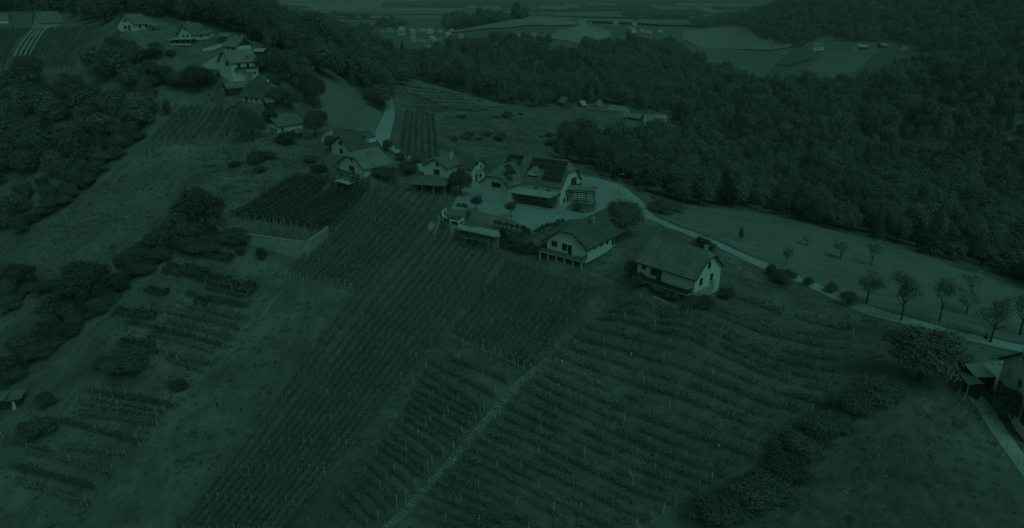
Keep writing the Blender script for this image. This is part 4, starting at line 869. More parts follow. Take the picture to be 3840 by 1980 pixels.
# ------------------------------------------------------------------ buildings
OV = .55
class House:
    def __init__(s, key, name, label, roof='tile_mid', wall='plaster', tiles=None, cat='house', group=None, trim='dark_wood', gutter=True, found=2.2, ov=OV, base_wall=None, geom=None):
        X, Y, Z, yaw, s.L, s.W, s.He, rise, s.dl, s.dr, s.jt = geom or HS[key]
        s.Hr = s.He + rise; s.rise = rise; s.ov = ov; s.key = key
        s.e = thing(name, label, cat, (X, Y, Z), R(yaw), group)
        L, W, He, Hr = s.L, s.W, s.He, s.Hr; k = rise / (W / 2); s.k = k; s.ze = He - ov * k
        mb = MB(); mb.box((0, 0, (He - found) / 2), (L, W, He + found))
        th = .24
        for sx, dd in ((-1, s.dl), (1, s.dr)):
            x1 = sx * L / 2; x0 = sx * (L / 2 - .3); top = Hr - th - .02
            if dd > 0.05:
                zj = He + rise * s.jt; ztop = min(top, zj + (Hr - zj) * ov / dd - th); yt = (Hr - th - .02 - ztop) / k
                prof = [(-W / 2, He), (W / 2, He), (yt, ztop), (-yt, ztop)]; prof = [(-W / 2 + .02, He), (W / 2 - .02, He), (W / 2 - .02, He), (yt, ztop), (-yt, ztop)]
                prof = [prof[0], prof[1], prof[3], prof[4]]
            else: prof = [(-W / 2 + .02, He), (W / 2 - .02, He), (0, top)]
            xa, xb = min(x0, x1), max(x0, x1)
            n = len(prof); vs = [(xa, y, z) for y, z in prof] + [(xb, y, z) for y, z in prof]
            mb.add(vs, [tuple(range(n - 1, -1, -1)), tuple(range(n, 2 * n))] + [(i, (i + 1) % n, n + (i + 1) % n, n + i) for i in range(n)])
        s.wall = mb.build('wall', wall, s.e)
        if base_wall:
            b2 = MB(); b2.box((0, 0, (base_wall - found) / 2), (L + .08, W + .08, base_wall + found)); b2.build('plinth', 'old_concrete', s.e)
        ex, ey = L / 2 + ov, W / 2 + ov; s.ex, s.ey = ex, ey
        rw, re = (-(ex - s.dl), 0, Hr), (ex - s.dr, 0, Hr); zj = He + rise * s.jt; yj = ey * (1 - s.jt) if True else 0
        yj = (Hr - zj) / k
        rb = MB(); t = .2
        for sy in (-1, 1):
            poly = [(-ex, sy * ey, s.ze), (ex, sy * ey, s.ze)]
            if s.dr > .05: poly += [(ex, sy * yj, zj)]
            poly += [re, rw]
            if s.dl > .05: poly += [(-ex, sy * yj, zj)]
            if sy > 0: poly = poly[::-1]
            rb.slab(poly, t)
        if s.dr > .05: rb.slab([(ex + .02, -yj, zj), (ex + .02, yj, zj), (re[0], 0, Hr + .01)], t)
        if s.dl > .05: rb.slab([(-ex - .02, yj, zj), (-ex - .02, -yj, zj), (rw[0], 0, Hr + .01)], t)
        s.roof = rb.build('roof', roof, s.e); s.rw, s.re, s.yj, s.zj = rw, re, yj, zj
        if tiles: s.tiles(tiles, roof)
        # ridge caps
        cb = MB(); cb.beam((rw[0], 0, Hr + .05), (re[0], 0, Hr + .05), .28, .12); cb.build('ridge_cap', roof, s.roof)
        # barge boards and gutters
        for sx, dd in ((-1, s.dl), (1, s.dr)):
            for sy in (-1, 1):
                bb = MB()
                top = (sx * (ex + .03), sy * yj, zj - .12) if dd > .05 else (sx * (ex + .03), 0, Hr - .12)
                bb.beam((sx * (ex + .03), sy * ey, s.ze - .12), top, .05, .26); bb.build('bargeboard', trim, s.roof)
            if dd > .05: bb = MB(); bb.beam((sx * (ex + .05), -yj, zj - .12), (sx * (ex + .05), yj, zj - .12), .06, .2); bb.build('bargeboard', trim, s.roof)
        if gutter:
            for sy in (-1, 1):
                gb = MB(); gb.cyl((-ex, sy * (ey + .07), s.ze - .1), (ex, sy * (ey + .07), s.ze - .1), .075, .075, 6); gb.build('gutter', 'dark_metal', s.roof)
    def tiles(s, ts, mat):
        tw, tl = ts; k = s.k; sl = math.hypot(s.ey, s.ey * k); n = max(2, int(round(sl / tl))); ct = 1 / math.hypot(1, k); stn = k * ct
        for sy in (-1, 1):
            mb = MB()
            for i in range(n):
                f0, f1 = i / n, (i + 1) / n * 1.0; fm = (f0 + f1) / 2; zt = s.ze + fm * (s.Hr - s.ze); ft = (zt - s.zj) / max(s.Hr - s.zj, .01)
                xl = -s.ex + (s.dl * max(0, ft) if s.dl > .05 else 0); xr = s.ex - (s.dr * max(0, ft) if s.dr > .05 else 0)
                m = max(1, int(round((xr - xl) / tw))); w = (xr - xl) / m
                for j in range(m):
                    xa = xl + j * w + .012; xb = xa + w - .024
                    y0, y1 = sy * s.ey * (1 - f0) * 1.0, sy * s.ey * (1 - f1); z0, z1 = s.ze + f0 * (s.Hr - s.ze), s.ze + f1 * (s.Hr - s.ze)
                    hl = .12 + random.uniform(-.012, .014); hu = .02; ny, nz = sy * stn, ct
                    lo = (y0 + ny * hl, z0 + nz * hl); hi = (y1 + ny * hu, z1 + nz * hu); b = (y0 + ny * .004, z0 + nz * .004)
                    vs = [(xa, *lo), (xb, *lo), (xb, *hi), (xa, *hi), (xa, *b), (xb, *b)]
                    fs = [(0, 1, 2, 3), (4, 5, 1, 0), (4, 0, 3), (5, 2, 1)]
                    if sy > 0: fs = [f[::-1] for f in fs]
                    mb.add(vs, fs)
            mb.build('roof_tiles', mat, s.roof, kind='stuff')
    def at(s, face, a, z, out=0.0):
        L, W = s.L / 2, s.W / 2
        return {'S': (a, -W - out, z), 'N': (a, W + out, z), 'E': (L + out, a, z), 'W': (-L - out, a, z)}[face]
    def opening(s, name, face, a, z, w, h, fr='pale_wood', pane='glass_dark', bars=1, sill=True, ft=.08):
        ax = 0 if face in 'SN' else 1; sg = {'S': -1, 'N': 1, 'E': 1, 'W': -1}[face]
        def box(mb, da, dz, wa, hz, d0, d1):
            c = list(s.at(face, a + da, z + dz, (d0 + d1) / 2)); mb.box(c, (wa, d1 - d0, hz) if ax == 0 else (d1 - d0, wa, hz))
        mb = MB()
        for q in (-1, 1): box(mb, q * (w - ft) / 2, 0, ft, h, -.02, .07); box(mb, 0, q * (h - ft) / 2, w - 2 * ft, ft, -.02, .068)
        for i in range(bars): box(mb, w * ((i + 1) / (bars + 1) - .5), 0, .05, h - 2 * ft, -.02, .05)
        o = mb.build(name, fr, s.e)
        pb = MB(); box(pb, 0, 0, w - ft * 1.2, h - ft * 1.2, -.03, .02); pb.build('pane' if pane == 'glass_dark' else 'panel', pane, o)
        if sill: sb = MB(); box(sb, 0, -h / 2 - .04, w + .16, .06, -.02, .16); sb.build('sill', 'concrete', o)
        return o
    def window(s, face, a, z, w=1.0, h=1.2, **k): return s.opening('window', face, a, z, w, h, **k)
    def door(s, face, a, w=1.0, h=2.05, z0=0.0, pane='dark_wood', **k): return s.opening('door', face, a, z0 + h / 2, w, h, fr='brown_wood', pane=pane, bars=0, sill=False, **k)
    def chimney(s, x, y, w=.6, h=1.3, mat='plaster_aged'):
        z = s.Hr - abs(y) * s.k; top = max(z + h, z + .5); mb = MB(); mb.box((x, y, (z - .6 + top) / 2), (w, w * .8, top - z + .6)); c = mb.build('chimney', mat, s.roof)
        cb = MB(); cb.box((x, y, top + .12), (w * 1.35, w * 1.15, .1))
        for q in (-1, 1): cb.box((x + q * w * .4, y, top + .04), (.1, w * .6, .1))
        cb.build('chimney_cap', 'concrete', s.roof); return c
    def downpipe(s, sx, sy):
        mb = MB(); x = sx * (s.L / 2 - .1); mb.cyl((x, sy * (s.W / 2 + .08), -.4), (x, sy * (s.W / 2 + .08), s.ze - .35), .05, .05, 6); mb.cyl((x, sy * (s.W / 2 + .08), s.ze - .35), (x, sy * s.ey, s.ze - .12), .05, .05, 6); mb.build('downpipe', 'dark_metal', s.e)
    def shutter(s, face, a, z, w, h):
        ax = 0 if face in 'SN' else 1
        for q in (-1, 1):
            mb = MB(); c = s.at(face, a + q * (w / 2 + .27), z, .05)
            for i in range(6): mb.box((c[0], c[1], z - h / 2 + (i + .5) * h / 6), (.46, .05, h / 6 - .03) if ax == 0 else (.05, .46, h / 6 - .03))
            mb.build('shutter', 'dark_wood', s.e)

def railing(parent, pts, h=.95, mat='dark_wood', bars=4, post=1.6, name='railing', slat=(.04, .14)):
    """post and rail balustrade: the posts one part, every rail a part of its own"""
    o = None; pm = MB(); rails = [MB() for _ in range(bars)]
    for a, b in zip(pts[:-1], pts[1:]):
        a, b = Vector(a), Vector(b); L = (b - a).length; n = max(1, int(L / post))
        for i in range(n + 1): p = a.lerp(b, i / n); pm.box((p.x, p.y, p.z + h / 2), (.09, .09, h))
        for j in range(bars): z = Vector((0, 0, h * (j + 1) / bars - .06)); rails[j].beam(a + z, b + z, slat[0], slat[1])
    o = pm.build(name, mat, parent)
    for r_ in rails: r_.build('rail', mat, o)
    return o

# A: dark roofed house with gable balcony on columns
A = House('A', 'balcony_house', 'white house with dark roof and gable balcony on columns', 'tile_dark', tiles=(.40, .36), trim='dark_wood', found=1.0)
A.window('W', .5, 1.55, 1.3, 1.5, bars=1, fr='dark_wood'); A.door('W', -.9, 1.0, 2.1, .1, pane='glass_dark'); A.window('W', 3.2, 1.75, 1.5, 1.2, fr='dark_wood', bars=2)
A.window('S', -4.8, 1.75, .7, .8, fr='dark_wood', bars=0); A.window('S', -1.9, 1.75, .9, .8, fr='dark_wood', bars=0); A.window('S', .6, 1.6, .9, 1.1, fr='dark_wood'); A.door('S', 3.2, 1.1, 2.1); A.downpipe(-1, -1)
A.chimney(-.6, -1.9, .7, 1.7, 'stone')
# balcony slab, beams, columns
bx0, bx1 = -A.L / 2 - 2.0, -A.L / 2 - .01
mb = MB(); mb.box(((bx0 + bx1) / 2, .4, -.08), (bx1 - bx0, A.W + 1.0, .22)); bal = mb.build('balcony', 'concrete', A.e)
railing(A.e, [(bx1, -A.W / 2 - .05, .03), (bx0 + .06, -A.W / 2 - .05, .03), (bx0 + .06, A.W / 2 + .85, .03)], .95, 'brown_wood', 4, 1.6, 'balustrade')
for i, yy in enumerate(np.linspace(-A.W / 2 + .1, A.W / 2 + .7, 6)):
    mb = MB(); mb.cyl((bx0 + .25, yy, -3.6), (bx0 + .25, yy, -.19), .16, .15, 10); mb.build('column', 'plaster_aged', A.e)
mb = MB(); mb.box((-A.L / 2 + .4, 0, -2.2), (.7, A.W - .6, 4.0)); mb.build('cellar_wall', 'old_concrete', A.e)
for yy in (-2.6, 0, 2.6): mb = MB(); mb.box((-A.L / 2 + .03, yy, -1.5), (.1, 1.5, 2.0)); mb.build('cellar_door', 'dark_wood', A.e)
# lean-to along its far left side and the open porch at the back
mb = MB(); mb.slab([(-A.L / 2 + .3, A.W / 2 + .3, A.ze + .1), (A.L / 2 - 4, A.W / 2 + .3, A.ze + .1), (A.L / 2 - 4, A.W / 2 + 2.6, A.ze - .9), (-A.L / 2 + .3, A.W / 2 + 2.6, A.ze - .9)][::-1], .15); mb.build('lean_to_roof', 'tile_dark', A.e)
mb = MB()
for xx in (-6.5, -2, 3): mb.box((xx, A.W / 2 + 2.4, .4), (.15, .15, 2.2))
mb.build('lean_to_post', 'dark_wood', A.e)
mb = MB(); mb.box((A.L / 2 - 2.2, -A.W / 2 - .12, 1.0), (3.6, .14, 2.0)); mb.build('timber_wall', 'dark_wood', A.e)

# B: tiled house in the middle right
B = House('B', 'tiled_house', 'white house with large brown tiled roof and clipped gable', 'tile_mid', tiles=(.5, .5), trim='dark_wood', found=3.2)
B.window('S', -5.0, 2.2, .8, .95, fr='dark_wood', bars=0); B.window('S', -2.6, 1.75, 1.5, 1.3, fr='brown_wood', pane='dark_wood', bars=1); B.door('S', -1.35, 1.1, 2.15, .25)
B.window('E', -2.4, 1.75, 1.0, 1.4, fr='dark_wood'); B.window('E', 1.3, 1.75, 1.0, 1.4, fr='dark_wood'); B.window('E', .1, 4.5, .95, 1.25, fr='dark_wood')
B.downpipe(1, -1); B.downpipe(1, 1); B.chimney(5.0, .9, .55, 1.2)
mb = MB(); mb.box((B.L / 2 + .3, 1.3, .9), (.5, 1.2, .3)); mb.build('flower_box', 'pale_wood', B.e)
# long balcony walk along the front
mb = MB(); mb.box((-.3, -B.W / 2 - .75, -.12), (B.L - .2, 1.48, .2)); mb.build('balcony', 'concrete', B.e)
railing(B.e, [(-B.L / 2 - .3, -B.W / 2 - .2, 0), (-B.L / 2 - .3, -B.W / 2 - 1.45, 0), (B.L / 2 - .5, -B.W / 2 - 1.45, 0), (B.L / 2 - .5, -B.W / 2 - .1, 0)], .95, 'dark_wood', 6, 1.9, 'balustrade', (.04, .15))
# outside stair at the gable
st = MB()
for i in range(7): st.box((B.L / 2 + .7, -B.W / 2 + 4.6 - i * .5, -.25 - i * .28), (1.2, .5, .28))
for i in range(7): mb = MB(); mb.box((B.L / 2 + .75, -B.W / 2 + 4.6 - i * .5, -.2 - i * .26), (1.3, .52, .3)); mb.build('stair_step', 'concrete', B.e)
mb = MB(); mb.box((B.L / 2 + .06, -1.0, -.5), (.1, 7.0, 1.4)); mb.build('plinth', 'concrete', B.e)
# terrace wall below it
def wall_line(name, label, line, ztop, zbot, th, mat, cap=None, cat='wall'):
    a = line[0]; e = thing(name, label, cat, (a[0], a[1], 0)); mb = MB(); cb = MB()
    for p, q in zip(line[:-1], line[1:]):
        p, q = np.array(p[:2]), np.array(q[:2]); d = (q - p) / np.linalg.norm(q - p); n = np.array([-d[1], d[0]]) * th / 2; pe = p - d * .0; qe = q + d * .0
        mb.slab([(*(x - np.array(a[:2])), ztop) for x in (pe - n, qe - n, qe + n, pe + n)], ztop - zbot)
        if cap: cb.slab([(*(x - np.array(a[:2])), ztop + .1) for x in (pe - n * 1.3, qe - n * 1.3, qe + n * 1.3, pe + n * 1.3)], .097)
    mb.build('wall_body', mat, e)
    if cap: cb.build('coping', cap, e)
    return e
p0, p1 = G(2448, 1118), G(2540, 1166)
wall_line('garden_wall', 'low concrete wall in the garden below the tiled house', [p0, p1], p0[2] + .5, min(p0[2], p1[2]) - 1, .3, 'concrete')
p0, p1 = G(2205, 1028), G(2300, 1060)
wall_line('garden_kerb', 'thin pale kerb between the balcony house and the square vineyard', [p0, p1], p0[2] + .35, p1[2] - 1, .25, 'concrete')

# I: the inn with the solar roof
I = House('I', 'inn', 'large white inn with solar panels on its hipped gable roof', 'tile_inn', tiles=(.45, .42), trim='dark_wood', found=1.0)
kx = I.k
I.window('E', -2.2, 2.8, .8, 1.5, fr='dark_wood', bars=0); I.window('E', -3.4, .9, .9, 1.5, fr='dark_wood', bars=0); I.opening('door', 'E', 1.9, 5.0, 3.2, 2.3, fr='brown_wood', pane='dark_wood', bars=2, sill=False); I.door('E', -1.6, 1.0, 2.1)
I.window('S', 6.5, 3.4, 1.2, 1.2); I.window('S', 2.5, 3.4, 1.2, 1.2)
mb = MB(); mb.box((I.L / 2 + .75, 1.9, 3.75), (1.5, 4.2, .16)); mb.build('gable_balcony', 'dark_wood', I.e); railing(I.e, [(I.L / 2 + 1.45, -.1, 3.83), (I.L / 2 + 1.45, 3.9, 3.83)], .9, 'dark_wood', 4, 1.4, 'gable_balustrade')
for sx, x in ((-1, -2.0), (1, 5.5)): I.chimney(x + 3, 1.6, .5, 1.0)
# cross wing at the left with its own gable towards the courtyard
wx, ww_, wd = -6.4, 9.0, 6.0
wh, wr = 5.6, 4.4
c_, s_ = math.cos(R(HS['I'][3])), math.sin(R(HS['I'][3])); lx, ly = wx, -I.W / 2 - wd / 2 + 1.6
gW = [HS['I'][0] + c_ * lx - s_ * ly, HS['I'][1] + s_ * lx + c_ * ly, HS['I'][2], HS['I'][3] - 90, wd + 5.0, ww_, wh - .3, wr, 0.0, 1.9, .45]
Wg = House('', 'inn_wing', 'white cross wing of the inn with clipped gable towards the courtyard', 'tile_inn', wall='plaster_aged', tiles=(.45, .42), geom=gW, found=1.0)
Wg.window('E', .4, 4.9, 2.9, 1.25, fr='brown_wood', bars=2)
# canopy along the front
cy0, cy1 = -I.W / 2 - .05, -I.W / 2 - 4.6; cx0, cx1 = -3.0, I.L / 2 - .3
mb = MB(); mb.slab([(cx0 - 4.6, cy1 - 1.6, 3.0), (cx1, cy1, 3.0), (cx1 + .2, cy0, 3.55), (cx0 + .6, cy0, 3.55), (cx0 - 2.2, cy0 - 3.2, 3.15)], .16); can = mb.build('canopy_roof', 'pale_sheet', I.e)
mb = MB(); mb.beam((cx0 - 4.7, cy1 - 1.66, 2.85), (cx1 + .05, cy1 - .06, 2.85), .1, .4); mb.beam((cx1 + .08, cy1, 2.85), (cx1 + .28, cy0, 3.35), .1, .4); mb.build('canopy_fascia', 'dark_wood', I.e)
for xx, yy in ((cx0 - 4.3, cy1 - 1.35), (cx0 + 3.0, cy1 - .6), (cx0 + 8, cy1 - .2), (cx1 - .3, cy1 + .2)): mb = MB(); mb.box((xx, yy, 1.2), (.2, .2, 3.4)); mb.build('canopy_post', 'dark_wood', I.e)
mb = MB(); mb.box(((cx0 + cx1) / 2 + 1.2, cy1 + .15, .45), (cx1 - cx0 - 2.6, .2, 1.3)); mb.build('veranda_wall', 'dark_wood', I.e)
mb = MB(); mb.box(((cx0 + cx1) / 2 + 1.2, (cy0 + cy1) / 2 - .3, -.05), (cx1 - cx0 - 1.0, 5.4, .35)); mb.build('veranda_floor', 'concrete', I.e)
for i in range(4): mb = MB(); xx = cx0 + 3.2 + i * 3.0; mb.box((xx, cy1 + .2, 1.95), (.14, .14, 1.7)); mb.build('veranda_post', 'brown_wood', I.e)
for i in range(3): I.window('S', -1.5 + i * 3.6, 1.4, 2.2, 1.6, fr='brown_wood', bars=2, sill=False)
I.door('S', -3.5, 1.2, 2.2, pane='white_plastic')
# dormer on the front slope
dx, dyf = 1.0, -I.ey * .80; zf = I.Hr - abs(dyf) * kx
mb = MB(); dw, dh, dr_ = 3.6, 1.5, 1.5
mb.box((dx, dyf + 1.2, zf + dh / 2 - .2), (dw, 2.4, dh + .4)); mb.add([(dx - dw / 2, dyf, zf + dh), (dx + dw / 2, dyf, zf + dh), (dx, dyf, zf + dh + dr_), (dx - dw / 2, dyf + .2, zf + dh), (dx + dw / 2, dyf + .2, zf + dh), (dx, dyf + .2, zf + dh + dr_)], [(0, 1, 2), (5, 4, 3), (0, 2, 5, 3), (2, 1, 4, 5), (1, 0, 3, 4)])
dm = mb.build('dormer', 'plaster', I.e)
mb = MB(); yb = dyf + 4.2
for q in (-1, 1): mb.slab([(dx + q * (dw / 2 + .4), dyf - .4, zf + dh - .3), (dx, dyf - .4, zf + dh + dr_ + .12), (dx, yb + 1.0, zf + dh + dr_ + .12), (dx + q * (dw / 2 + .4), yb - .6, zf + dh - .3)][::q], .14)
mb.build('dormer_roof', 'tile_inn', dm)
mb = MB(); mb.box((dx, dyf - .03, zf + .55), (dw - .3, .06, .5)); mb.build('window', 'glass_dark', dm)
# solar panels, each one a part
PAN = MB(); PAN.box((0, 0, .02), (1.0, 1.64, .045)); PAN_ME = PAN.mesh('solar_panel'); PAN_ME.materials.append(M['solar_glass'])
FRM = MB()
for q in (-1, 1): FRM.box((0, q * .84, .03), (1.03, .06, .061))
FRM_ME = FRM.mesh('panel_frame'); FRM_ME.materials.append(M['solar_frame'])
def panels(h, sy, x0, s0, nx, ns, skip=()):
    ang = math.atan(h.k); ct, st_ = math.cos(ang), math.sin(ang)
    for i in range(nx):
        for j in range(ns):
            if (i, j) in skip: continue
            x = x0 + i * 1.03; s = s0 + j * 1.70; y = -s * ct; z = h.Hr - s * st_
            n = (0, -st_, ct) if sy < 0 else (0, st_, ct)
            if sy > 0: y = -y
            o = link('solar_panel', PAN_ME, None, h.e, (x, y + n[1] * .16, z + n[2] * .16)); o.rotation_euler = (ang if sy < 0 else -ang, 0, 0)
            f = link('panel_frame', FRM_ME, None, o)
panels(I, -1, -9.0, 1.35, 5, 2); panels(I, -1, -1.0, 1.35, 11, 2); panels(I, -1, 4.4, 4.75, 6, 2); panels(I, -1, -1.0, 4.75, 1, 1)
panels(Wg, 1, -.6, 1.3, 3, 2); panels(Wg, 1, 2.7, 2.9, 2, 2); panels(Wg, -1, -2.2, 1.5, 3, 2)

# neighbours
E_ = House('E', 'pale_roof_house', 'white house with broad pale roof and latticed balcony', 'tile_pale', tiles=(.45, .42), found=3.0)
E_.window('W', .6, 1.5, 1.1, 1.4, fr='dark_wood'); E_.door('W', -.6, 1.0, 2.1, pane='glass_dark'); E_.window('W', -.2, 4.1, .7, .9, fr='dark_wood', bars=0); E_.chimney(-.2, -2.6, .6, 1.1, 'stone')
mb = MB(); mb.box((-E_.L / 2 - .8, 0, -.15), (1.6, E_.W - 1, .2)); mb.build('balcony', 'concrete', E_.e); railing(E_.e, [(-E_.L / 2 - 1.5, -E_.W / 2 + .5, -.05), (-E_.L / 2 - 1.5, E_.W / 2 - .5, -.05)], .95, 'brown_wood', 4, 1.0, 'balustrade')
mb = MB(); mb.slab([(-E_.L / 2 - 4.2, -3.6, -1.9), (-E_.L / 2 - 1.5, -3.6, -1.5), (-E_.L / 2 - 1.5, 3.4, -1.5), (-E_.L / 2 - 4.2, 3.4, -1.9)][::-1], .12); mb.build('porch_roof', 'pale_sheet', E_.e)
F_ = House('F', 'dark_roof_house', 'white house with big dark roof behind the pale roofed one', 'tile_dark', tiles=(.45, .42), found=2.0)
F_.window('W', 0, 1.5, 1.6, 1.4, fr='dark_wood', bars=2); F_.window('W', 0, 4.0, 2.0, 1.1, fr='dark_wood', pane='dark_wood'); F_.chimney(1.5, .8, .6, 1.2, 'stone')
zd = F_.Hr - 3.6 * F_.k; mb = MB(); mb.box((3.2, -3.9, zd + .55), (2.6, 2.2, 1.7)); d_ = mb.build('dormer', 'plaster', F_.e); mb = MB(); mb.slab([(1.7, -5.3, zd + 1.35), (4.7, -5.3, zd + 1.35), (4.7, -2.0, zd + 1.95), (1.7, -2.0, zd + 1.95)], .12); mb.build('dormer_roof', 'tile_dark', d_)
C_ = House('C', 'gabled_house', 'white gabled house behind the open shelter', 'tile_mid', tiles=(.45, .42), found=2.0)
C_.window('W', -.4, 2.0, 2.0, 1.5, fr='dark_wood', bars=2); C_.window('W', -.7, 4.3, .8, 1.2, fr='dark_wood', bars=0); C_.window('S', 1.2, 2.3, .6, 1.2, fr='dark_wood', bars=0); C_.chimney(.5, -2.2, .45, 1.6, 'plaster'); C_.chimney(3.2, -1.2, .45, 1.2, 'plaster')
D_ = House('D', 'corner_house', 'white two storey house with dark roof and round balcony', 'tile_dark', tiles=(.45, .42), found=2.0)
D_.opening('window', 'E', -.8, 6.0, 1.6, 1.8, fr='dark_wood', pane='dark_wood', bars=0, sill=False); D_.window('E', 1.7, 4.2, .6, 1.2, fr='dark_wood', bars=0); D_.window('E', 1.5, 1.4, .8, 1.1, fr='dark_wood'); D_.door('E', -1.2, 1.0, 2.0)
mb = MB(); n = 12; ring = [(D_.L / 2 + 1.7 * math.cos(t), .4 + 2.3 * math.sin(t), 3.1) for t in np.linspace(-1.4, 1.4, n)]; mb.slab([(D_.L / 2, -1.9, 3.1)] + ring + [(D_.L / 2, 2.7, 3.1)], .25); mb.build('round_balcony', 'plaster', D_.e); railing(D_.e, ring, .9, 'dark_metal', 3, .9, 'balustrade', (.05, .06))
mb = MB(); mb.slab([(D_.L / 2 + .5, D_.W / 2 + .3, 6.6), (D_.L / 2 + .5, D_.W / 2 + 6, 5.9), (-D_.L / 2, D_.W / 2 + 6, 5.9), (-D_.L / 2, D_.W / 2 + .3, 6.6)], .15); mb.build('annex_roof', 'sheet_roof', D_.e)
G_ = House('G', 'cottage', 'small white cottage with pale roof and dark gable timber', 'tile_mid', tiles=(.45, .42), found=2.0)
G_.door('W', -.4, 1.0, 2.0, pane='dark_wood'); G_.window('W', -2.2, 1.5, .8, 1.1, fr='dark_wood'); G_.window('S', -3.2, 1.7, .8, 1.1, fr='dark_wood')
mb = MB(); mb.add([(-G_.L / 2 - .04, -2.2, 3.75), (-G_.L / 2 - .04, 2.2, 3.75), (-G_.L / 2 - .04, 0, G_.Hr - .3)], [(0, 2, 1)]); mb.slab([(-G_.L / 2 - .02, -2.6, 3.6), (-G_.L / 2 - .02, 2.6, 3.6), (-G_.L / 2 - .02, 0, G_.Hr - .3)], .05, (-1, 0, 0)); mb.build('gable_boards', 'dark_wood', G_.e)
railing(G_.e, [(-G_.L / 2 - 1.2, -3.6, -.1), (-G_.L / 2 - 1.2, 3.2, -.1)], .9, 'brown_wood', 4, .9, 'terrace_railing')
H_ = House('H', 'hipped_house', 'white house with very dark roof and pale hipped end', 'tile_dark', tiles=(.45, .42), found=2.0, geom=HS['H'][:6] + [2.3, 4.3] + HS['H'][8:])
H_.door('S', -3.6, 1.2, 1.9, pane='dark_wood'); H_.window('S', -.6, 1.3, .9, 1.2, fr='dark_wood'); H_.window('S', 2.0, 1.3, .9, 1.2, fr='dark_wood'); H_.chimney(2.6, .4, .8, 1.3, 'plaster')
K_ = House('K', 'two_storey_house', 'large white two storey house with pale roof and long dark balcony', 'tile_pale', tiles=(.5, .45), found=2.0)
mb = MB(); mb.box((-.4, -K_.W / 2 - .55, 2.55), (K_.L - 2.0, 1.1, .16)); mb.build('balcony', 'concrete', K_.e); railing(K_.e, [(-K_.L / 2 + .6, -K_.W / 2 - 1.05, 2.63), (K_.L / 2 - 1.4, -K_.W / 2 - 1.05, 2.63)], .9, 'dark_wood', 5, 1.4, 'balustrade', (.05, .17))
K_.window('S', -2.5, 3.9, 1.2, 1.4, fr='dark_wood'); K_.window('S', 1.2, 3.9, 1.2, 1.4, fr='dark_wood'); K_.window('S', 3.8, 1.2, .8, 1.0, fr='dark_wood'); K_.opening('balcony_door', 'W', -1.2, 4.9, 2.2, 1.6, fr='brown_wood', pane='dark_wood', bars=1, sill=False)
mb = MB(); mb.box((2.0, -2.6, K_.Hr - 2.4 * K_.k), (1.0, .9, .2)); mb.build('skylight', 'glass_dark', K_.roof)
mb = MB(); mb.slab([(-1.5, -K_.W / 2 - 4.2, 2.0), (2.4, -K_.W / 2 - 4.2, 2.0), (2.4, -K_.W / 2 - 1.3, 2.4), (-1.5, -K_.W / 2 - 1.3, 2.4)], .12); mb.build('porch_roof', 'pale_sheet', K_.e)
L_ = House('L', 'timber_gable_house', 'house with pale roof and dark timber gable above a white base', 'tile_pale', tiles=(.5, .45), found=2.5)
mb = MB(); mb.slab([(L_.L / 2 + .02, -L_.W / 2 + .1, L_.He), (L_.L / 2 + .02, L_.W / 2 - .1, L_.He), (L_.L / 2 + .02, 0, L_.Hr - .3)], .06, (1, 0, 0)); mb.build('gable_boards', 'dark_wood', L_.e); L_.window('E', -.4, 3.3, .6, .7, bars=0); L_.chimney(-.8, .3, .6, 1.0, 'plaster'); L_.chimney(3.0, .3, .5, 1.0, 'plaster'); L_.window('S', -1.5, 1.1, 1.2, 1.0, fr='dark_wood'); L_.window('S', 1.4, 1.1, 1.2, 1.0, fr='dark_wood')
N_ = House('N', 'hillside_house', 'white house with steep brown roof above the glazed terrace', 'tile_mid', tiles=(.5, .45), found=2.5)
N_.window('W', .9, 1.4, .8, 1.6, fr='dark_wood', bars=0); N_.window('W', -1.2, 1.4, .8, 1.6, fr='dark_wood', bars=0); N_.window('W', 0, 4.4, .8, 1.2, fr='dark_wood', bars=0); N_.chimney(-1.4, .3, .7, 1.2, 'plaster_aged'); N_.window('S', .5, 1.5, 1.0, 1.0, fr='dark_wood')
p = G(690, 168)
e = thing('glazed_terrace', 'low terrace shelter with flat pale roof before the hillside house', 'shelter', tuple(p), R(8)); mb = MB(); mb.slab([(-5.6, -2.2, 2.35), (4.6, -2.2, 2.5), (6.0, 2.2, 3.0), (-3.8, 2.2, 2.85)], .18); mb.build('roof', 'pale_sheet', e)
for xx in (-5.2, -3, -.8, 1.4, 3.4): mb = MB(); mb.box((xx, -2.0, 1.0), (.14, .14, 2.8)); mb.build('post', 'pale_wood', e)
mb = MB(); mb.box((-.8, -2.05, .35), (8.4, .1, .7)); mb.build('parapet', 'plaster_aged', e); mb = MB(); mb.box((0, 1.6, 1.0), (9, .2, 2.6)); mb.build('back_wall', 'dark_wood', e)
O_ = House('O', 'upper_house', 'white house with pale hipped roof at the upper left', 'tile_pale', tiles=(.5, .45), found=2.5)
O_.window('W', .9, 3.9, .6, .9, fr='dark_wood', bars=0); O_.window('W', -.2, 3.9, .8, 1.0, fr='dark_wood', bars=0); O_.window('W', .6, 1.2, 1.2, 1.3, fr='dark_wood'); O_.door('W', -1.3, 1.0, 2.0); O_.window('S', -2, 1.5, .9, 1.1, fr='dark_wood'); O_.window('S', 1.5, 1.5, .9, 1.1, fr='dark_wood')
mb = MB(); mb.slab([(1.0, -O_.W / 2 - 3.4, 1.9), (O_.L / 2 + .6, -O_.W / 2 - 3.4, 1.9), (O_.L / 2 + .6, -O_.W / 2 - .3, O_.ze + .12), (1.0, -O_.W / 2 - .3, O_.ze + .12)], .14); mb.build('porch_roof', 'tile_pale', O_.e)
for xx in (1.3, O_.L / 2 + .2): mb = MB(); mb.box((xx, -O_.W / 2 - 3.2, .7), (.16, .16, 2.6)); mb.build('porch_post', 'dark_wood', O_.e)
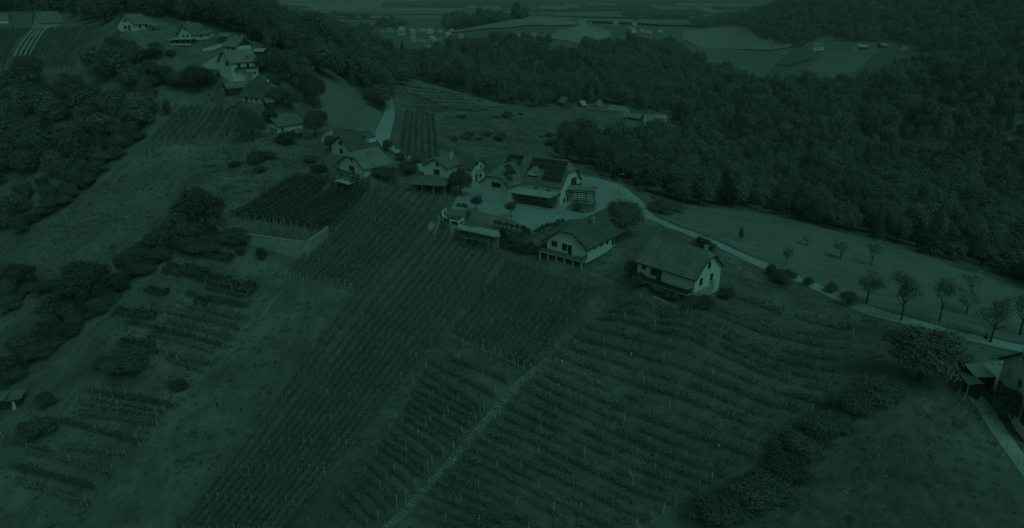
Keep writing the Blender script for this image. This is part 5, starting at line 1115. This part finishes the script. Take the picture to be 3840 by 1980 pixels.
P_ = House('P', 'hill_vineyard_house', 'house with plain grey roof above the netted vine rows', 'sheet_roof', wall='plaster_aged', found=3.0)
p = G(20, 90); q_ = [p[0] - 5, p[1] + 4, p[2], 20, 9, 7, 3, 3, 0, 0, .6]
House('', 'corner_cottage', 'pale cottage cut by the upper left picture corner', 'sheet_roof', geom=q_, found=3)
J_ = House('J', 'log_shed', 'small log shed with pale pitched roof beside the two storey house', 'sheet_roof', wall='dark_wood', cat='shed', gutter=False)
for i in range(7): mb = MB(); mb.cyl((-J_.L / 2 + .5, -J_.W / 2 - .12, .25 + i * .29), (J_.L / 2 + .1, -J_.W / 2 - .12, .25 + i * .29), .125, .125, 7); mb.build('log', 'log', J_.e)
Ib_ = House('Ib', 'open_barn', 'long open timber barn with dark bays below the log shed', 'sheet_roof', wall='dark_wood', cat='barn', gutter=False)
for i in range(4): mb = MB(); mb.box((-4 + i * 2.6, -Ib_.W / 2 - .1, 1.5), (.2, .2, 3.4)); mb.build('post', 'brown_wood', Ib_.e)
for i in range(3): mb = MB(); mb.beam((-4.2, -Ib_.W / 2 - .22, .8 + i * .8), (4.2, -Ib_.W / 2 - .22, .8 + i * .8), .06, .2); mb.build('plank', 'brown_wood', Ib_.e)
for nm, u, v, yaw, l, w, he, rs, rf, wl, lb in [
  ('tool_hut', 842, 152, 20, 4.2, 3.2, 2.0, 1.2, 'sheet_roof', 'dark_wood', 'small hut with pale roof left of the timber gable house'),
  ('carport', 980, 212, -15, 4.5, 3.4, 2.3, .8, 'pale_sheet', 'dark_wood', 'small pale roofed carport right of the two storey house'),
  ('garden_shed', 1010, 400, 40, 3.0, 2.4, 2.0, 1.0, 'sheet_roof', 'dark_wood', 'little shed hidden in bushes under the hipped house'),
  ('side_shed', 782, 140, 70, 4.0, 3.0, 2.2, 1.0, 'sheet_roof', 'plaster_aged', 'low shed at the right end of the hillside house'),
  ('field_shed', 1115, 512, 50, 2.6, 2.2, 1.8, .9, 'sheet_roof', 'dark_wood', 'little dark shed at the right corner of the small white cottage')]:
    p = G(u, v); House('', nm, lb, rf, wall=wl, cat='shed', geom=[p[0], p[1], p[2], yaw, l, w, he, rs, 0, 0, .6], gutter=False, ov=.3, found=1.5)
# open shelter with dark hip roof on posts
p = G(1618, 716); e = thing('open_shelter', 'open shelter with dark hipped roof on posts above the vines', 'shelter', tuple(p), R(-12))
hx, hy, hz0, hz1 = 5.4, 3.3, 2.6, 4.5; rr_ = 2.7
mb = MB()
for poly in ([(-hx, -hy, hz0), (hx, -hy, hz0), (rr_, 0, hz1), (-rr_, 0, hz1)], [(hx, hy, hz0), (-hx, hy, hz0), (-rr_, 0, hz1), (rr_, 0, hz1)], [(hx, -hy, hz0), (hx, hy, hz0), (rr_, 0, hz1)], [(-hx, hy, hz0), (-hx, -hy, hz0), (-rr_, 0, hz1)]): mb.slab(poly, .16)
mb.build('roof', 'tile_dark', e); mb = MB(); mb.beam((-rr_, 0, hz1 + .04), (rr_, 0, hz1 + .04), .25, .1); mb.build('ridge_cap', 'tile_dark', e)
for xx in (-4.9, -1.7, 1.7, 4.9):
    for yy in (-2.9, 2.9): mb = MB(); mb.box((xx, yy, 1.1), (.2, .2, 3.2)); mb.build('post', 'pale_wood', e)
mb = MB(); mb.box((0, 2.7, 1.1), (9.6, .15, 3.0)); mb.build('back_wall', 'dark_wood', e)

# valley hamlet
for k, nm, lb, rf, wl in [('v1', 'valley_house', 'tall narrow valley house with steep gable, leftmost of the hamlet', 'tile_pale', 'brown_wood'), ('v2', 'valley_hut', 'small steep roofed hut second from the left in the hamlet', 'pale_sheet', 'dark_wood'), ('v3', 'valley_hut', 'little A shaped pale hut third from the left in the hamlet', 'pale_sheet', 'plaster_aged'), ('v4', 'valley_barn', 'long pale roofed barn in the middle of the hamlet', 'tile_pale', 'plaster_aged'), ('v5', 'valley_shed', 'low shed with pale roof right of the long barn', 'tile_pale', 'brown_wood'), ('v6', 'valley_house', 'pale roofed house before the rightmost hamlet house', 'tile_pale', 'plaster'), ('v7', 'valley_house', 'white walled house at the right end of the hamlet', 'pale_sheet', 'plaster')]:
    h = House(k, nm, lb, rf, wall=wl, gutter=False, found=3)
    h.window('S', -.8, 1.3, .8, 1.0); h.window('S', 1.0, 1.3, .8, 1.0); h.door('E', 0, 1.0, 1.9)
# far farm, village and hilltop houses
FAR = [(3202,186,26,'far_farmhouse','white farmhouse at the left of the far farm','plaster','tile_mid'),(3234,185,38,'far_barn','barn with bright roof right of the far farmhouse','dark_wood','pale_sheet'),(3310,180,38,'far_barn','barn with pale roof standing alone right of the far farm','dark_wood','tile_pale'),(3390,187,34,'far_house','white two storey house at the right end of the far farm','plaster','tile_mid'),(3060,190,60,'far_shed','long low white shed left of the far farm','plaster','tile_mid'),
 (2183,92,36,'hilltop_house','large pale house on the hilltop','plaster','tile_pale'),(2211,92,20,'hilltop_barn','small barn right of the large hilltop house','plaster_aged','tile_pale'),(2309,92,24,'hilltop_house','white cube like house right of the hilltop barn','plaster','pale_sheet'),(2284,88,14,'hilltop_hut','small hut left of the white cube house','plaster_aged','tile_pale')]
for u, v, wpx, nm, lb, wl, rf in FAR:
    p = G(u, v); wm = wpx * depth(p) / FPX * .8; wm = min(wm, 22); h = House('', nm, lb, rf, wall=wl, geom=[p[0], p[1], p[2], random.uniform(-25, 25), wm, wm * .62, wm * .34, wm * .24, 0, 0, .6], gutter=False, found=4, ov=.5)
    h.window('S', -wm * .22, wm * .18, wm * .12, wm * .12, sill=False); h.window('S', wm * .18, wm * .18, wm * .12, wm * .12, sill=False)
VIL = [(1434,122,13),(1462,119,22),(1483,121,14),(1505,118,25),(1506,132,24),(1545,126,26),(1547,142,26),(1551,160,20),(1581,118,26),(1611,126,26),(1650,123,14),(1690,122,20),(1680,138,22),(1728,142,22),(1620,150,22),(1631,156,14),(1648,156,20),(1578,158,12),(1592,162,9),(1604,184,13),(1409,96,20),(1421,82,12),(1497,90,24),(1867,80,13),(2368,122,30),(2408,120,16),(2432,124,24),(2474,120,22),(2378,95,18),(2045,138,18),(2004,132,16),(1364,100,14),(1940,140,14),(1915,142,12)]
VIL.sort(); kv = [0, 0]
for k, (u, v, wpx) in enumerate(VIL):
    p = G(u, v); wm = max(5.0, min(wpx * depth(p) / FPX * .9, 18)); nm = 'village_house'
    side = 'in the valley village left of the hilltop field' if u < 1760 else 'scattered around the hilltop field'
    kv[u > 1760] += 1; h = House('', nm, f'{ORD[kv[u > 1760] - 1]} small far house from the left {side}', random.choice(['tile_mid', 'tile_pale', 'pale_sheet']), wall=random.choice(['plaster', 'plaster', 'plaster_aged']), geom=[p[0], p[1], p[2], random.uniform(-60, 60), wm, wm * .75, wm * .45, wm * .32, 0, 0, .6], gutter=False, found=4, ov=.4, group='far village houses' if u < 1760 else 'houses around the hilltop field')

# right edge: house, corrugated shed, lean-to
zg = 0.2; q1, q2 = at_z(3746, 1420, zg + 2.0), at_z(3807, 1487, zg + 2.0); gd = (q2 - q1)[:2]; gd /= np.hypot(*gd); xd = np.array([-gd[1], gd[0]]); xd = xd if xd[0] > 0 else -xd
WW, LL = 9.6, 10.0; cc = q1[:2] + gd * WW / 2 + xd * LL / 2; zt_ = 5.4
RH = House('', 'edge_house', 'white house with timber clad base cut by the right picture edge', 'tile_mid', wall='plaster', geom=[cc[0], cc[1], zg, math.degrees(math.atan2(xd[1], xd[0])), LL, WW, zt_, 3.4, 0, 0, .6], found=2)
sg_ = 1 if (np.array([-xd[1], xd[0]]) @ gd) < 0 else -1
RH.window('W', sg_ * 2.6, 4.2, .9, 1.2, fr='plaster_aged', pane='plaster_aged'); RH.window('W', sg_ * -.4, 4.2, .9, 1.2)
for i in range(14): mb = MB(); mb.box((-RH.L / 2 - .06, -RH.W / 2 + .35 + i * .66, .85), (.08, .5, 2.3)); mb.build('plank', 'dark_wood' if i % 3 else 'pale_wood', RH.e)
for i in range(13): mb = MB(); mb.box((-RH.L / 2 + .4 + i * .68, RH.W / 2 + .06, .95), (.44, .08, 2.3)); mb.build('plank', 'brown_wood' if i % 2 else 'pale_wood', RH.e)
zr = 0.1; ridge = [at_z(3616, 1364, zr + 3.7), at_z(3686, 1363, zr + 3.7)]; eave = [at_z(3660, 1415, zr + 2.6), at_z(3736, 1414, zr + 2.6)]; back = [at_z(3584, 1343, zr + 3.0), at_z(3672, 1343, zr + 3.0)]
o0 = np.array([*((eave[0] + back[1]) / 2)[:2], zr]); e = thing('corrugated_shed', 'open shed with corrugated sheet roof left of the edge house', 'shed', tuple(o0))
mb = MB(); nn2 = 44; V = []
for pa, pb in ((ridge[0], ridge[1]), (eave[0], eave[1])):
    for i in range(nn2 + 1): V.append(pa + (pb - pa) * i / nn2 - o0 + np.array([0, 0, .06 if i % 2 else -.06]))
mb.add(V, [(i, nn2 + 1 + i, nn2 + 2 + i, i + 1) for i in range(nn2)]); mb.build('corrugated_roof', 'pale_sheet', e)
mb = MB(); mb.slab([tuple(x - o0 - np.array([0, 0, .04])) for x in (ridge[0], ridge[1], back[1], back[0])], .08); mb.build('back_roof', 'sheet_roof', e)
for pa, pb in ((back[0], back[1]), (back[0], eave[0]), (back[1], eave[1])):
    mb = MB(); a_, b_ = pa - o0, pb - o0; mb.beam((a_[0] * .93, a_[1] * .93, 1.15), (b_[0] * .93, b_[1] * .93, 1.15), .12, 2.7); mb.build('wall', 'dark_wood', e)
for pa in (eave[0], eave[1], (eave[0] + eave[1]) / 2): mb = MB(); q_ = (pa - o0) * .95; mb.box((q_[0], q_[1], 1.0), (.18, .18, 3.0)); mb.build('post', 'brown_wood', e)
lt = [at_z(3588, 1393, 2.2), at_z(3633, 1443, 2.2), at_z(3690, 1436, 2.6), at_z(3612, 1386, 2.6)]; o0 = np.array([*np.mean(lt, axis=0)[:2], 0.0]); o0[2] = float(tz(o0[0], o0[1]))
e = thing('lean_to_shelter', 'low lean-to roof on braced posts before the corrugated shed', 'shelter', tuple(o0))
mb = MB(); mb.slab([tuple(x - o0) for x in lt], .1); mb.build('roof', 'sheet_roof', e)
for x in (lt[0], lt[1], (lt[0] + lt[1]) / 2):
    q_ = (x - o0) * .94; mb = MB(); mb.cyl((q_[0], q_[1], -.8), (q_[0], q_[1], 2.1 - o0[2]), .09, .08, 7); mb.cyl((q_[0] - 1.2, q_[1] - .5, -.6), (q_[0], q_[1], .8), .06, .06, 6); mb.build('braced_post', 'pale_wood', e)
mb = MB(); a_, b_ = (lt[3] - o0) * .95, (lt[2] - o0) * .95; mb.beam((a_[0], a_[1], 1.1), (b_[0], b_[1], 1.1), .1, 2.5); mb.build('back_wall', 'dark_wood', e)
# props along the path edge
for k, (u, v) in enumerate([(3655,1530),(3690,1580),(3728,1640),(3768,1700),(3812,1750)]):
    p = G(u, v); e = thing('path_prop', f'{ORD[k]} braced wooden post from the top along the concrete path', 'post', tuple(p), R(30), 'props along the concrete path')
    mb = MB(); mb.cyl((0, 0, -.4), (0, 0, 1.5), .07, .06, 6); mb.build('post', 'pale_wood', e); mb = MB(); mb.cyl((-1.5, -.2, -.3), (0, 0, .9), .05, .05, 6); mb.build('brace', 'pale_wood', e)
# bottom left hut
p = G(45, 1520); e = thing('field_hut', 'tumbledown hut with patched sheet roof at the left edge', 'hut', tuple(p), R(12))
mb = MB(); mb.box((0, .2, .9), (4.2, 2.2, 2.0)); mb.build('wall', 'dark_wood', e)
for i in range(5): mb = MB(); x = -2.4 + i * 1.0; z = 1.95 + .12 * math.sin(i * 2.1); mb.slab([(x, -1.5, z - .15), (x + 1.06, -1.45, z - .1 + .05 * i), (x + 1.0, 1.6, z + .5), (x - .05, 1.55, z + .42)], .05); mb.build('roof_sheet', 'sheet_roof', e)
mb = MB(); mb.slab([(.6, -1.62, -.3), (1.6, -1.9, -.3), (1.3, -1.4, 1.5), (.9, -1.4, 1.6)], .06); mb.build('leaning_board', 'pale_sheet', e)

# ------------------------------------------------------------------ terrace wall on the left
tw = [at_z(815, 884, -3.6), at_z(970, 922, -4.0), at_z(1160, 952, -4.6)]
q = [at_z(812, 846, -.35), at_z(835, 865, -.35), at_z(986, 886.5, -.35), at_z(1149, 909.7, -.35), at_z(1229, 850.7, -.35)]
wall_line('terrace_wall', 'pale concrete retaining wall under the dark vineyard, front and side', q, -.3, -6.2, .5, 'concrete', 'concrete')
# ------------------------------------------------------------------ courtyard edge: curved arcade wall, ledge, pergola, trellis vines
ctr = [at_z(u, v, 0) for u, v in [(1672,800),(1660,812),(1663,828),(1690,842),(1722,850),(1738,838)]]
e = thing('arcade_wall', 'curved white parapet wall with dark arched openings', 'wall', (ctr[0][0], ctr[0][1], 0)); o0 = np.array([ctr[0][0], ctr[0][1], 0])
CR = [np.array(p) for p in ctr]
base = MB(); cop = MB()
for a, b in zip(CR[:-1], CR[1:]):
    d = (b - a)[:2]; L = np.hypot(*d); d = d / L; nn_ = np.array([-d[1], d[0]]) * .16
    base.slab([(*(x[:2] - o0[:2] + s_ * nn_), .28) for x, s_ in ((a, -1), (b, -1), (b, 1), (a, 1))], 3.2)
    cop.slab([(*(x[:2] - o0[:2] + s_ * nn_ * 1.25), 1.32) for x, s_ in ((a, -1), (b, -1), (b, 1), (a, 1))], .24)
    ap = MB(); ap.slab([(*(x[:2] - o0[:2] + s_ * nn_ * .35 + d * q_ * .35), 1.08) for x, s_, q_ in ((a, -1, 1), (b, -1, -1), (b, 1, -1), (a, 1, 1))], .8); ap.build('opening_panel', 'dark_wood', e)
for p in CR: pl = MB(); pl.box((p[0] - o0[0], p[1] - o0[1], .68), (.42, .42, 1.5)); pl.build('pillar', 'plaster', e)
base.build('wall_base', 'plaster_aged', e); cop.build('coping', 'plaster', e)
led = [at_z(u, v, -.2) for u, v in [(1742,840),(1870,866),(1876,884),(1850,884),(1716,856)]]
e = thing('roof_ledge', 'long white flat ledge roof below the courtyard lawn', 'ledge', (led[0][0], led[0][1], -.2)); mb = MB(); mb.slab([(p[0] - led[0][0], p[1] - led[0][1], 0) for p in led][::-1], .35); mb.build('ledge_slab', 'pale_sheet', e)
pm_ = np.mean(led, axis=0); mb = MB(); ln_ = np.hypot(*(led[1] - led[0])[:2]); an = math.atan2((led[1] - led[0])[1], (led[1] - led[0])[0]); mb.box((pm_[0] - led[0][0], pm_[1] - led[0][1], -1.9), (ln_ * .9, .8, 3.1), an); mb.build('ledge_wall', 'old_concrete', e)
# pergola
pg = [at_z(u, v, -1.1) for u, v in [(1712,868),(1852,892),(1822,905),(1725,886)]]
a, b, c, d = [np.array(x) for x in (at_z(1700, 858, -.9), at_z(1862, 882, -.9), at_z(1824, 906, -1.5), at_z(1726, 888, -1.5))]
e = thing('pergola', 'vine covered pergola frame below the white ledge', 'pergola', tuple(a)); zb = -4.6
for p_, q_ in ((d, c), (b, c), (a, d)): mb = MB(); mb.beam(p_ - a, q_ - a, .12, .14); mb.build('beam', 'pale_wood', e)
for t in np.linspace(.1, .9, 7): mb = MB(); mb.beam(a + (b - a) * t - a, d + (c - d) * t - a, .08, .1); mb.build('rafter', 'pale_wood', e)
for p_ in (d, c, (c + d) / 2, (b + c) / 2): mb = MB(); mb.box((p_[0] - a[0], p_[1] - a[1], (zb + p_[2]) / 2 - a[2]), (.16, .16, p_[2] - zb)); mb.build('post', 'brown_wood', e)
n = 1500; s_, t_ = RNG.uniform(0, 1, n), RNG.uniform(0, 1, n); P = (a + (b - a) * s_[:, None]) * (1 - t_[:, None]) + (d + (c - d) * s_[:, None]) * t_[:, None]; keep = np.sin(s_ * 14) + np.sin(t_ * 5 + s_ * 9) > -.7; P = P[keep]; P[:, 2] += RNG.normal(size=len(P)) * .18
link('vine_cover', quads_mesh('vine_cover', leaf_quads(P - a, RNG.normal(size=P.shape) * .6 + np.array([0, 0, 1]), np.full(len(P), .32), RNG)), 'vine_leaf_dark', e)
# trellis vines along the two courtyard edges
def trellis(line, n, label, group, who):
    for k in range(n):
        p = lerp_line(line, k / (n - 1)); q_ = at_z(p[0], p[1], 0.0); w = random.uniform(1.1, 1.7); plant('trellis_vine', 'bush_dark', (q_[0], q_[1], .75), w, random.uniform(1.2, 1.9), f'{ORD[k]} staked vine from the {who}', 'vine', group)
        o = link('vine_stake', STAKE_ME, None, None, (q_[0] + .1, q_[1], 0)); o.scale = (1, 1, random.uniform(.9, 1.2)); tag(o, f'stake of the {ORD[k]} vine from the {who}', 'stake', group + ' stakes')
trellis([(1858,856),(1900,862),(1960,880),(1984,892)], 10, '', 'vines on the left courtyard edge', 'left on the courtyard edge before the hedge')
trellis([(2008,890),(2060,868),(2110,848)], 8, '', 'vines on the right courtyard edge', 'corner on the courtyard edge behind the balcony house')
# picnic table
p = at_z(1727, 774, 0); e = thing('picnic_table', 'dark wooden picnic table with benches on the courtyard', 'table', tuple(p), R(-15))
for i in range(4): mb = MB(); mb.box((0, -.36 + i * .24, .76), (2.2, .22, .06)); mb.build('table_board', 'dark_wood', e)
for s_ in (-1, 1): mb = MB(); mb.box((0, s_ * .85, .45), (2.2, .34, .07)); mb.build('bench_seat', 'dark_wood', e)
for s_ in (-1, 1): mb = MB(); mb.beam((s_ * .8, -.95, 0), (s_ * .8, .3, .76), .1); mb.beam((s_ * .8, .95, 0), (s_ * .8, -.3, .76), .1); mb.beam((s_ * .8, -.95, .4), (s_ * .8, .95, .4), .1); mb.build('leg_frame', 'dark_wood', e)
p = at_z(1748, 779, 0); e = thing('garden_bench', 'small dark bench right of the picnic table', 'bench', tuple(p), R(70))
mb = MB(); mb.box((0, 0, .45), (1.4, .45, .08)); mb.build('seat', 'dark_wood', e); mb = MB(); mb.box((0, .25, .8), (1.4, .07, .5)); mb.build('backrest', 'dark_wood', e)
for s_ in (-.6, .6): mb = MB(); mb.box((s_, 0, .2), (.08, .4, .42)); mb.build('leg', 'dark_wood', e)
# manhole, well lid in the courtyard
p = at_z(1808, 701, 0); mb = MB(); mb.cyl((0, 0, .03), (0, 0, .12), .75, .75, 20); o = mb.build('well_cover', 'concrete', None, tuple(p)); tag(o, 'round pale well cover in the courtyard near the inn', 'well cover')
# hayrack with roof right of the inn
p = at_z(2180, 762, 0); e = thing('hayrack', 'timber hayrack with small pitched roof right of the inn', 'hayrack', tuple(p), R(-14))
for sy in (-1, 1):
    mb = MB(); mb.slab([(-4.0, sy * 1.3, 4.0), (4.0, sy * 1.3, 4.0), (4.0, 0, 5.0), (-4.0, 0, 5.0)][::(1 if sy < 0 else -1)], .12); mb.build('roof_slope', 'tile_mid', e)
for xx in (-3.5, -1.2, 1.2, 3.5): mb = MB(); mb.box((xx, 0, 2.0), (.24, .24, 4.8)); mb.build('post', 'dark_wood', e)
for i in range(6): mb = MB(); mb.beam((-3.6, -.16, .8 + i * .55), (3.6, -.16, .8 + i * .55), .07, .13 if i < 4 else .34); mb.build('rail', 'dark_wood', e)
for xx in (-3.5, 3.5): mb = MB(); mb.beam((xx, 0, 3.2), (xx + (-.9 if xx > 0 else .9), 0, 4.0), .12); mb.build('brace', 'dark_wood', e)
# stone bed wall: single stones
p = at_z(2200, 795, 0); e = thing('rock_wall', 'low curved wall of rough stones round the bed before the hayrack', 'wall', tuple(p))
for i in range(30):
    t = i % 15 / 14; r_ = i // 15; c0 = np.array(lerp_line([(2168,788),(2190,800),(2232,790),(2232,770)], t)); w = at_z(c0[0], c0[1], 0); mb = MB(); s_ = random.uniform(.38, .6)
    V = [Vector((x, y, z)) * s_ * .5 + Vector((random.uniform(-.06, .06), random.uniform(-.06, .06), random.uniform(-.05, .05))) for x in (-1, 1) for y in (-1, 1) for z in (-.8, .8)]
    mb.add(V, [(0, 1, 3, 2), (4, 6, 7, 5), (0, 4, 5, 1), (2, 3, 7, 6), (0, 2, 6, 4), (1, 5, 7, 3)]); mb.build('stone', 'stone', e, tuple(w - p + np.array([0, 0, .2 + .42 * r_])))
bedp = pxpoly([(2120,782),(2150,760),(2230,768),(2234,792),(2190,800),(2150,795)], 0.0); sheet_xy('flower_bed', bedp, 'rough_grass', .10, 'planted bed before the hayrack')
# fence posts and lamp on the far edge of the courtyard
for k, (u, v) in enumerate([(2184,676),(2212,687),(2238,698),(2268,710),(2295,722),(2344,738),(2364,748)]):
    p = at_z(u, v, 0.0); mb = MB(); mb.box((0, 0, .7), (.16, .16, 1.7)); mb.add([(-.08, -.08, 1.55), (.08, -.08, 1.55), (.08, .08, 1.55), (-.08, .08, 1.55), (0, 0, 1.68)], [(0, 1, 4), (1, 2, 4), (2, 3, 4), (3, 0, 4)]); o = mb.build('fence_post', 'post_concrete', None, tuple(p)); tag(o, f'{ORD[k]} pale fence post from the inn along the far courtyard edge', 'post', 'posts on the far courtyard edge')
p = at_z(2318, 730, 0); e = thing('lamp_post', 'tall slim lamp post at the far courtyard edge', 'lamp post', tuple(p)); mb = MB(); mb.cyl((0, 0, -.3), (0, 0, 6.0), .09, .05, 8); mb.build('pole', 'solar_frame', e); mb = MB(); mb.beam((0, 0, 5.95), (.9, -.3, 6.15), .06); mb.build('arm', 'solar_frame', e); mb = MB(); mb.box((1.0, -.33, 6.13), (.5, .22, .12), -.3); mb.build('lamp_head', 'white_plastic', e)
p = G(1914, 585); e = thing('utility_pole', 'thin utility pole on the slope behind the inn', 'pole', tuple(p)); mb = MB(); mb.cyl((0, 0, -.5), (0, 0, 8.0), .12, .09, 8); mb.build('pole', 'brown_wood', e); mb = MB(); mb.box((0, 0, 7.6), (1.2, .1, .12)); mb.build('crossarm', 'brown_wood', e)
# thin fence along the near side of the road
for k, (u, v) in enumerate([(2485,850),(2585,893),(3282,1156),(3345,1182),(3408,1203),(3483,1222),(3552,1240),(3625,1258)]):
    p = G(u, v); mb = MB(); mb.cyl((0, 0, -.2), (0, 0, 1.5), .05, .045, 6); mb.add([(-.05, -.05, 1.5), (.05, -.05, 1.5), (.05, .05, 1.5), (-.05, .05, 1.5), (0, 0, 1.56)], [(0, 1, 4), (1, 2, 4), (2, 3, 4), (3, 0, 4)]); o = mb.build('road_fence_post', 'brown_wood', None, tuple(p)); tag(o, f'{ORD[k]} thin dark post from the courtyard along the road', 'post', 'thin posts along the road')
# stone steps running down beside the right vineyard
strip('step_track', [G(u, v) for u, v in [(2010,1378),(1895,1492),(1770,1640),(1720,1697),(1640,1785),(1590,1838),(1545,1893),(1440,1990)]], 1.5, 'old_concrete', 0.07, 0.6, 'worn pale track under the stone steps')
sl = [G(u, v) for u, v in [(1990,1398),(1895,1492),(1770,1640),(1720,1697),(1640,1785),(1590,1838),(1545,1893),(1440,1990)]]
e = thing('stone_steps', 'long flight of stone steps down beside the right vineyard', 'steps', tuple(sl[0])); o0 = sl[0]
seg = [np.hypot(*(sl[i + 1] - sl[i])[:2]) for i in range(len(sl) - 1)]; tot = sum(seg); ns = int(tot / .62); cum = np.concatenate([[0], np.cumsum(seg)])
SM = MB(); SM.box((0, 0, 0), (1.2, .40, .2)); S_ME = SM.mesh('step'); S_ME.materials.append(M['stone'])
for i in range(ns):
    q_ = i / ns * tot; k = min(int(np.searchsorted(cum, q_, 'right')) - 1, len(seg) - 1); t = (q_ - cum[k]) / seg[k]; p = sl[k] + (sl[k + 1] - sl[k]) * t; d = (sl[k + 1] - sl[k])[:2]; an = math.atan2(d[1], d[0]) - math.pi / 2
    o = link('step', S_ME, None, e, (p[0] - o0[0] + random.gauss(0, .05), p[1] - o0[1], float(tz(p[0], p[1])) - o0[2] + .10)); o.rotation_euler = (0, 0, an + random.gauss(0, .05)); o.scale = (random.uniform(.85, 1.1), random.uniform(.85, 1.15), 1)
# odd boards and poles lying about on the slopes
for k, (u0, v0, u1, v1, lb) in enumerate([(538,527,635,536,'long pale pole lying at the low end of the slope vineyard'),(600,605,640,615,'short bent pole lying on the upper pasture'),(688,625,800,648,'long bent pole lying across the upper pasture'),(972,1205,1062,1090,'long pale board lying down the slope left of the central vineyard'),(465,1100,500,1075,'pale board beside the steep path'),(640,975,665,950,'pale plank at the top of the steep path')]):
    a, b = G(u0, v0), G(u1, v1); mb = MB(); mid = (a + b) / 2 - a + np.array([0, 0, float(tz(*((a + b) / 2)[:2])) - (a[2] + b[2]) / 2 + .22]); mb.beam((0, 0, .2), mid, .22, .1); mb.beam(mid, b - a + np.array([0, 0, .2]), .22, .1); o = mb.build('fallen_pole', 'pale_wood', None, tuple(a)); tag(o, lb, 'pole')
for k, (u, v) in enumerate([(958,1380),(1035,1370),(870,1432),(815,1528),(905,1548)]):
    p = G(u, v); plant('sapling', 'column', tuple(p), .55, 1.1, f'{ORD[k]} tiny dark sapling on the open grass left of the central vineyard', 'sapling', 'saplings on the open grass')
p = at_z(475, 128, 0) if False else G(470, 160); mb = MB()
print('objects', len(bpy.data.objects))

# shrubs in front of the tiled house and all over the upper left slope
for k, (u, v, w, h) in enumerate([(2405,1068,80,48),(2470,1098,90,50),(2530,1122,80,46),(2585,1148,70,44),(2370,1040,70,70),(2640,1150,90,46),(2720,1120,80,46)]):
    tree_px('garden_shrub', 'bush_dark', u, v, w, h, f'{ORD[k]} dark shrub counted along the front of the tiled house', 'bush', 'shrubs before the tiled house')
UL = [(430,200,60,40),(500,190,70,36),(560,215,60,40),(610,240,70,44),(640,205,50,30),(690,235,60,30),(560,270,80,50),(480,300,70,60),(430,250,60,50),(620,380,70,40),(690,375,60,36),(700,285,60,34),(770,300,70,40),(800,350,60,44),(820,385,60,36),(990,330,50,40),(870,400,60,34),(830,545,60,30),(760,500,50,26),(960,560,60,36),(1010,590,60,34),(930,600,50,28),(880,620,50,26),(1130,560,50,36),(1170,600,60,30),(1040,640,60,30),(980,640,50,28),(1120,640,60,32),(1200,640,70,36),(1240,600,50,40),(700,440,50,26),(560,470,70,50),(520,520,60,40),(620,560,50,26)]
UL = [q for q in UL[::2] if not (570 < q[0] < 930 and 350 < q[1] < 560)]
UL.sort()
for k, (u, v, w, h) in enumerate(UL):
    tree_px('slope_bush', random.choice(['bush', 'bush_dark', 'bush']), u, v + 6, w, h, f'{ORD[k]} garden bush from the left among the upper houses', 'bush', 'bushes among the upper houses')

UT = [(455,215,95,80),(520,235,100,85),(590,215,80,60),(400,300,90,80),(620,300,90,60),(500,330,110,80),(980,265,80,80),(1030,345,80,70),(1085,265,90,90),(1095,400,90,80),(1010,455,60,50),(900,455,80,90),(860,500,70,50),(1210,470,60,60),(700,330,80,60),(800,410,80,50),(1240,560,50,60),(960,610,70,50),(410,420,90,80),(640,480,70,50)]
UT = [q for q in UT if not (570 < q[0] < 935 and 325 < q[1] < 560)]
UT.sort()
for k, (u, v, w, h) in enumerate(UT):
    tree_px('slope_tree', random.choice(['broad_dark', 'broad', 'bush_dark']), u, v + 6, w, h, f'{ORD[k]} leafy tree from the left among the upper houses', 'tree', 'trees among the upper houses')
# air: thin pale haze round the camera and the whole scene
print('terrain z', TZ.min(), TZ.max())
zlo, zhi = float(TZ.min()) - 2.0, float(TZ.max()) + 45.0
hb = MB(); hb.box((0, 7600, (zlo + zhi) / 2), (27000, 15600, zhi - zlo)); hz = hb.build('haze', None, None, (0, 0, 0), 'stuff')
hm_ = bpy.data.materials.new('haze'); hm_.use_nodes = True; hn = hm_.node_tree; hn.nodes.clear(); ho = hn.nodes.new('ShaderNodeOutputMaterial'); hv = hn.nodes.new('ShaderNodeVolumePrincipled')
hv.inputs['Color'].default_value = (.8, .8, .8, 1); hv.inputs['Density'].default_value = 2.2e-4; hv.inputs['Anisotropy'].default_value = 0.0; hn.links.new(hv.outputs[0], ho.inputs['Volume']); hz.data.materials.append(hm_); hz['label'] = 'thin pale haze over the valley'
